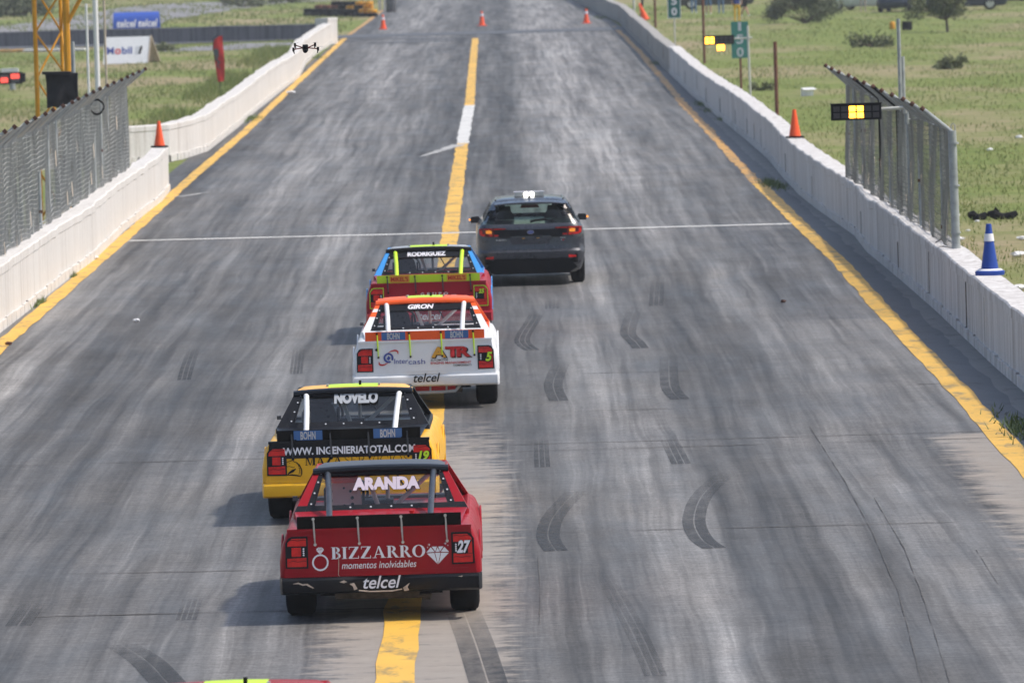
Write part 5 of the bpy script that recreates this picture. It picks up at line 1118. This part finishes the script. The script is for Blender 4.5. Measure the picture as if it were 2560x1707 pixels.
q = G(2268, 76); b = MB(); b.loft([[(r_ * math.cos(2 * math.pi * k / 14), r_ * math.sin(2 * math.pi * k / 14), z) for k in range(14)] for z, r_ in ((0, .22), (.04, .24), (.36, .24), (.4, .22))], 0, True, True, True); o = b.build('drum', M['matblack'], None, 40); o.location = q; tag(o, 'squat black drum on the grass right of the tall pipe, before the small tree', 'drum')
q = G(2231, 74); b = MB(); b.loft([[(r_ * math.cos(2 * math.pi * k / 14), r_ * math.sin(2 * math.pi * k / 14), z) for k in range(14)] for z, r_ in ((0, .11), (.04, .13), (.30, .13), (.36, .08))], 0, True, True, True); o = b.build('canister', M['towery'], None, 40); o.location = q; tag(o, 'small yellow canister on the grass left of the tall pipe top', 'canister')

# ------------------------------------------------------------------ drone
q = D(763, 121, 76)
dr = thing('drone', 'small black quadcopter drone hovering over the far left wall', 'drone', q)
ds = .0036 * 76 / 71.0
def Z(x_, z_, y_=0): return ((x_ - 1703) * .00082, y_, -(z_ - 570) * .00082)
b = MB(); sec = [(.55, .0), (.9, .03), (1, .06), (.9, .10), (.6, .13)]
b.loft([[(x_ * s_, y_, z_ * s_) for x_, z_ in ((-.026, -.03), (.026, -.03), (.03, .0), (.024, .034), (-.024, .034), (-.03, .0))] for s_, y_ in sec], 0, True, True, True)
b.build('hull', M['matblack'], dr, 30)
b = MB(); b.loft([[(.022 * s_ * math.cos(a), y_, -.028 + .02 * s_ * math.sin(a)) for a in np.linspace(0, 2 * math.pi, 13)[:-1]] for s_, y_ in ((.7, -.02), (1, 0), (1, .03), (.6, .05))], 0, True, True, True); b.build('camera_gimbal', M['matblack'], dr, 40)
for (x_, z_, y_) in ((-.112, -.018, .0), (.122, -.018, .0), (-.10, .022, .13), (.092, .022, .13)):
    b = MB(); b.tube([(math.copysign(.022, x_), y_ * .6 + .03, .002), (x_, y_, z_ + .008)], .0052, 6, 0 if abs(x_) > .2 else 1)
    arm = b.build('arm', [M['matblack'], M['lampdark']], dr, 40)
    b = MB(); b.tube([(x_, y_, z_ - .008), (x_, y_, z_ + .026)], .011, 10); b.tube([(x_, y_, z_ - .004), (x_ - math.copysign(.008, x_), y_, z_ - .034)], [.008, .003], 8); b.build('motor', M['matblack'], arm, 40)
    b = MB(); a = random.uniform(.2, 1.2); dx, dy = math.cos(a), math.sin(a)
    for s_ in (-1, 1): b.add([(x_ + s_ * dx * f * .055 - dy * w_ * k, y_ + s_ * dy * f * .055 + dx * w_ * k, z_ + .028 + k * .001) for f, w_ in ((.1, .004), (.5, .008), (1, .003)) for k in (-1, 1)], [(0, 1, 3, 2), (2, 3, 5, 4)])
    b.build('propeller', M['rim'], arm, fix=False)

# ------------------------------------------------------------------ people and parked cars at the far right
def person(label, u, v, cloth, legs_mat, skin_shoes, shorts=False, stride=.0, turn=0, bag=None, ph=1.72):
    q = G(u, v); t = thing('person', label, 'person', q, turn)
    pts = [(0, 0, .92), (0, 0, 1.12), (0, 0, 1.38), (0, 0, 1.47), (0, -.02, 1.62),            # pelvis, waist, chest, neck, head
           (-.10, 0, .86), (-.11, -stride * .4, .48), (-.11, stride * .6, .09), (-.12, -.12 + stride * .6, .04),
           (.10, 0, .86), (.11, stride * .2, .48), (.11, -stride * .6, .09), (.12, -.12 - stride * .6, .04),
           (-.19, 0, 1.38), (-.25, .03, 1.12), (-.23, -.06, .88), (.19, 0, 1.38), (.25, .03, 1.12), (.23, -.06, .88)]
    ed = [(0, 1), (1, 2), (2, 3), (3, 4), (0, 5), (5, 6), (6, 7), (7, 8), (0, 9), (9, 10), (10, 11), (11, 12), (2, 13), (13, 14), (14, 15), (2, 16), (16, 17), (17, 18)]
    rad = [.14, .135, .16, .06, .10, .10, .07, .05, .045, .10, .07, .05, .045, .06, .045, .035, .06, .045, .035]
    k = ph / 1.72; me = bpy.data.meshes.new('b'); me.from_pydata([tuple(c_ * k for c_ in p_) for p_ in pts], ed, []); o = link(bpy.data.objects.new('b', me))
    md = o.modifiers.new('s', 'SKIN'); me.skin_vertices[0].data[0].use_root = True
    for i, r_ in enumerate(rad): me.skin_vertices[0].data[i].radius = (r_, r_ * .8)
    o.modifiers.new('u', 'SUBSURF').levels = 2
    bpy.context.view_layer.update(); dg = bpy.context.evaluated_depsgraph_get(); nm_ = bpy.data.meshes.new_from_object(o.evaluated_get(dg)); bpy.data.objects.remove(o)
    for m_ in (cloth, legs_mat, M['skin'], skin_shoes): nm_.materials.append(m_)
    for p_ in nm_.polygons:
        z = p_.center.z / k; ax = abs(p_.center.x)
        p_.material_index = 2 if z > 1.45 or (ax > .2 and z < 1.15) else 0 if z > .93 else 3 if z < .09 else (2 if shorts and z < .52 else 1); p_.use_smooth = True
    nm_.name = 'body'; bd = link(bpy.data.objects.new('body', nm_)); bd.parent = t
    b = MB(); b.loft([[(r_ * math.cos(a) * k, (.01 + r_ * math.sin(a)) * k, z * k) for a in np.linspace(0, 2 * math.pi, 13)[:-1]] for z, r_ in ((1.62, .105), (1.68, .11), (1.73, .08), (1.75, .02))], 0, True, True, True); b.build('hair', M['matblack'], t, 50)
    if bag: b = MB(); b.bx(-.15, .15, .10, .26, 1.0, 1.4); b.build('backpack', bag, t, 30)
    return t
person('person in blue jeans, leftmost of the group standing at the top right', 1735, 35, M['pale_cloth'], M['denim'], M['white_cloth'], turn=.3)
person('person in pale denim shorts standing behind the thin rusty pole', 1772, 38, M['white_cloth'], M['denim'], M['white_cloth'], True, turn=-.2)
person('person in blue jeans standing between the shorts wearer and the yellow trousers', 1803, 35, M['rustpost'], M['denim'], M['denim'], turn=.1)
person('person in royal blue top and bright yellow trousers above the faded green sign', 1843, 57, M['shirtblue'], M['trousersy'], M['matblack'], turn=.2)
person('person in dark clothes and bare legs walking right of the yellow trousers', 1862, 42, M['matblack'], M['matblack'], M['white_cloth'], True, .35, .5)
person('person in beige trousers standing in front of the silver parked car', 2158, 32, M['white_cloth'], M['pale_cloth'], M['pale_cloth'], turn=.1)
gp = 'cars parked on the far right grass'
for (u, v, lab, m_, rz) in ((2160, 26, 'silver car parked on the far right grass behind the beige trousers', M['palecar'], R(62)), (2265, 27, 'dark blue car parked between the silver car and the small tree', M['darkcar'], R(168)), (2415, 26, 'dark car seen side on, with bright alloy wheel, right of the small tree', M['darkcar'], R(88)),
                       (2560, 10, 'dark car cut off at the top right corner', M['darkcar'], R(80)), (1790, 22, 'grey car parked behind the standing group of people', M['grey'], R(90)), (2500, 4, 'pale car far back between two dark cars at the top right', M['palecar'], R(84))):
    q = G(u, v); off = 2.2 if abs(math.degrees(rz) - 85) < 25 else 0
    car('parked_car', lab, m_, q.x + off, q.y, rz, group=gp, wheelmat=M['steel'])

# ------------------------------------------------------------------ bushes, small tree
def bush(name, label, q, wd, h_, n, seed, trunk=False, leaf=.11):
    r_ = np.random.default_rng(seed); t = thing(name, label, 'bush' if name == 'bush' else 'tree', q)
    cl = [(r_.uniform(-wd * .4, wd * .4), r_.uniform(-wd * .3, wd * .3), h_ * r_.uniform(.3 if trunk else .02, .72), r_.uniform(.18, .34) * wd * .6) for _ in range(16)]
    b = MB(); vs = []; 
    for _ in range(n):
        cx, cy, cz, cr_ = cl[r_.integers(len(cl))]; d = r_.normal(size=3); d /= np.linalg.norm(d); p_ = np.array([cx, cy, cz]) + d * cr_ * r_.uniform(.3, 1.15) * np.array([1, 1, .8])
        if p_[2] < .02: p_[2] = r_.uniform(.02, .3) * min(1, h_)
        a = r_.normal(size=3); a /= np.linalg.norm(a); c_ = np.cross(a, r_.normal(size=3)); c_ /= np.linalg.norm(c_); s_ = leaf * r_.uniform(.5, 1.2)
        o = len(b.v); b.v += [tuple(p_ - a * s_), tuple(p_ + c_ * s_ * .4), tuple(p_ + a * s_), tuple(p_ - c_ * s_ * .4)]; b.f.append((o, o + 1, o + 2, o + 3)); b.m.append(0)
    b.build('crown', M['leaf'] if h_ > .8 and not trunk else M['clump'], t, fix=False)
    b = MB()
    if trunk: b.tube([(.25, 0, -.05), (.2, 0, h_ * .3), (.05, 0, h_ * .7)], [.07, .05, .02], 8)
    for cx, cy, cz, cr_ in cl[:8]: b.tube([(.2 if trunk else 0, 0, h_ * .2 if trunk else 0), (cx * .5, cy * .5, cz * .6), (cx, cy, cz)], [.035, .025, .01], 5)
    b.build('trunk' if trunk else 'stems', M['bark'], t)
bush('bush', 'large grey green bush at the top right, left of the parked silver car', G(2015, 58), 3.9, 2.1, 8000, 3, leaf=.085)
bush('small_tree', 'loose small tree with thin trunk at the top right between the dark cars', G(2355, 80), 2.9, 2.6, 3600, 5, True)
bush('bush', 'dark bush at the top left corner behind the yellow tower', G(40, 42), 5.5, 2.0, 4200, 8, leaf=.16)
bush('bush', 'low dark tuft bush on the middle of the right grass below the parked cars', G(2180, 118), 1.9, .5, 900, 9)
bush('bush', 'low green bush right of the tall pipe on the right grass', G(2375, 172), 1.2, .5, 700, 10)
bush('bush', 'small brown dry shrub at the foot of the rust brown post', G(1905, 226), .9, .3, 500, 11, leaf=.07)
bush('bush', 'small dark bush on the left grass near the far left track', G(605, 18), 3.5, 1.0, 900, 13, leaf=.14)
bush('bush', 'dark green low bush at the top of the left grass beside the tyre barrier', G(725, 8), 3.2, .9, 900, 14, leaf=.14)
bush('bush', 'low green clump left of the white tent board end', G(410, 128), 1.3, .35, 500, 15)
# ------------------------------------------------------------------ grass blades (one mass)
def blades():
    V = []; F = []
    def field(n, xs, ys_, hmin, hmax, wk, keep=None):
        y = rng.uniform(ys_[0] ** .5, ys_[1] ** .5, n) ** 2; x = xs[0](y) + (xs[1](y) - xs[0](y)) * rng.uniform(0, 1, n)
        cl = np.sin(x * 1.7 + y * .23) + np.sin(x * .6 - y * .11 + 2) + rng.normal(0, .9, n); k = cl > -.3; x, y = x[k], y[k]; m_ = len(x)
        h = rng.uniform(hmin, hmax, m_) * (1 + (y > 250) * .25); a = rng.uniform(0, math.pi, m_); w_ = wk * rng.uniform(.5, 1.3, m_) * (1 + y / 300); lx_, ly_ = rng.normal(0, .4, m_) * h, rng.normal(0, .4, m_) * h
        v = np.stack([np.stack([x - w_ * np.cos(a), y - w_ * np.sin(a), np.full(m_, -.02)], 1), np.stack([x + w_ * np.cos(a), y + w_ * np.sin(a), np.full(m_, -.02)], 1), np.stack([x + lx_, y + ly_, h], 1)], 1).reshape(-1, 3)
        V.append(v)
    field(45000, (lambda y: np.where(y < 300, 6.95, 6.6) + 0 * y, lambda y: .070 * y + 1.5), (105, 480), .03, .10, .010)
    field(32000, (lambda y: -.072 * y - 2, lambda y: np.full_like(y, -8.75)), (205, 386), .03, .11, .011)
    field(9000, (lambda y: np.full_like(y, -11), lambda y: np.full_like(y, -8.5)), (205, 372), .08, .30, .012)
    field(20000, (lambda y: -.068 * y - 2, lambda y: np.full_like(y, -8.2)), (398, 640), .05, .14, .02)
    v = np.concatenate(V); n = len(v) // 3; me = bpy.data.meshes.new('grass'); me.from_pydata(v.tolist(), [], np.arange(n * 3).reshape(-1, 3).tolist())
    me.materials.append(M['blade']); o = link(bpy.data.objects.new('grass', me)); tag(o, 'mixed green and straw coloured grass covering both verges', 'grass', kind='stuff')
    # weeds along the wall feet and on the shoulder
    V.clear()
    for u, v_, n_, s_ in ((1757, 262, 260, .35), (1775, 278, 120, .3), (1812, 300, 120, .25), (1925, 460, 260, .3), (1945, 468, 160, .3), (620, 300, 220, .5), (628, 296, 150, .4), (90, 762, 120, .12), (100, 758, 80, .12), (180, 692, 60, .08), (792, 145, 180, .5), (1505, 45, 200, .8), (1475, 22, 200, .8), (2545, 1075, 220, .35), (2555, 1070, 120, .3), (1640, 160, 120, .5)):
        q = G(u, v_); x = q.x + rng.normal(0, s_ * .35, n_); y = q.y + rng.normal(0, s_ * 4, n_); h = rng.uniform(.03, .12, n_); a = rng.uniform(0, 3.1, n_); w_ = .012
        V.append(np.stack([np.stack([x - w_ * np.cos(a), y - w_ * np.sin(a), np.zeros(n_)], 1), np.stack([x + w_ * np.cos(a), y + w_ * np.sin(a), np.zeros(n_)], 1), np.stack([x + rng.normal(0, .04, n_), y + rng.normal(0, .04, n_), h], 1)], 1).reshape(-1, 3))
    v = np.concatenate(V); n = len(v) // 3; me = bpy.data.meshes.new('weeds'); me.from_pydata(v.tolist(), [], np.arange(n * 3).reshape(-1, 3).tolist()); me.materials.append(M['weed'])
    tag(link(bpy.data.objects.new('weeds', me)), 'green weeds growing in cracks along the walls and yellow lines', 'weeds', kind='stuff')
blades()

# ------------------------------------------------------------------ air
b = MB(); b.bx(-95, 95, -20, 760, -1.0, 9.5); hz = b.build('haze', M['cloth']); hz['kind'] = 'stuff'
m = bpy.data.materials.new('haze_air'); m.use_nodes = True; t = m.node_tree; t.nodes.remove(t.nodes['Principled BSDF'])
pv = t.nodes.new('ShaderNodeVolumePrincipled'); pv.inputs['Density'].default_value = HAZE; pv.inputs['Color'].default_value = (.86, .90, .96, 1)
t.links.new(pv.outputs[0], t.nodes['Material Output'].inputs['Volume']); hz.data.materials.clear(); hz.data.materials.append(m)
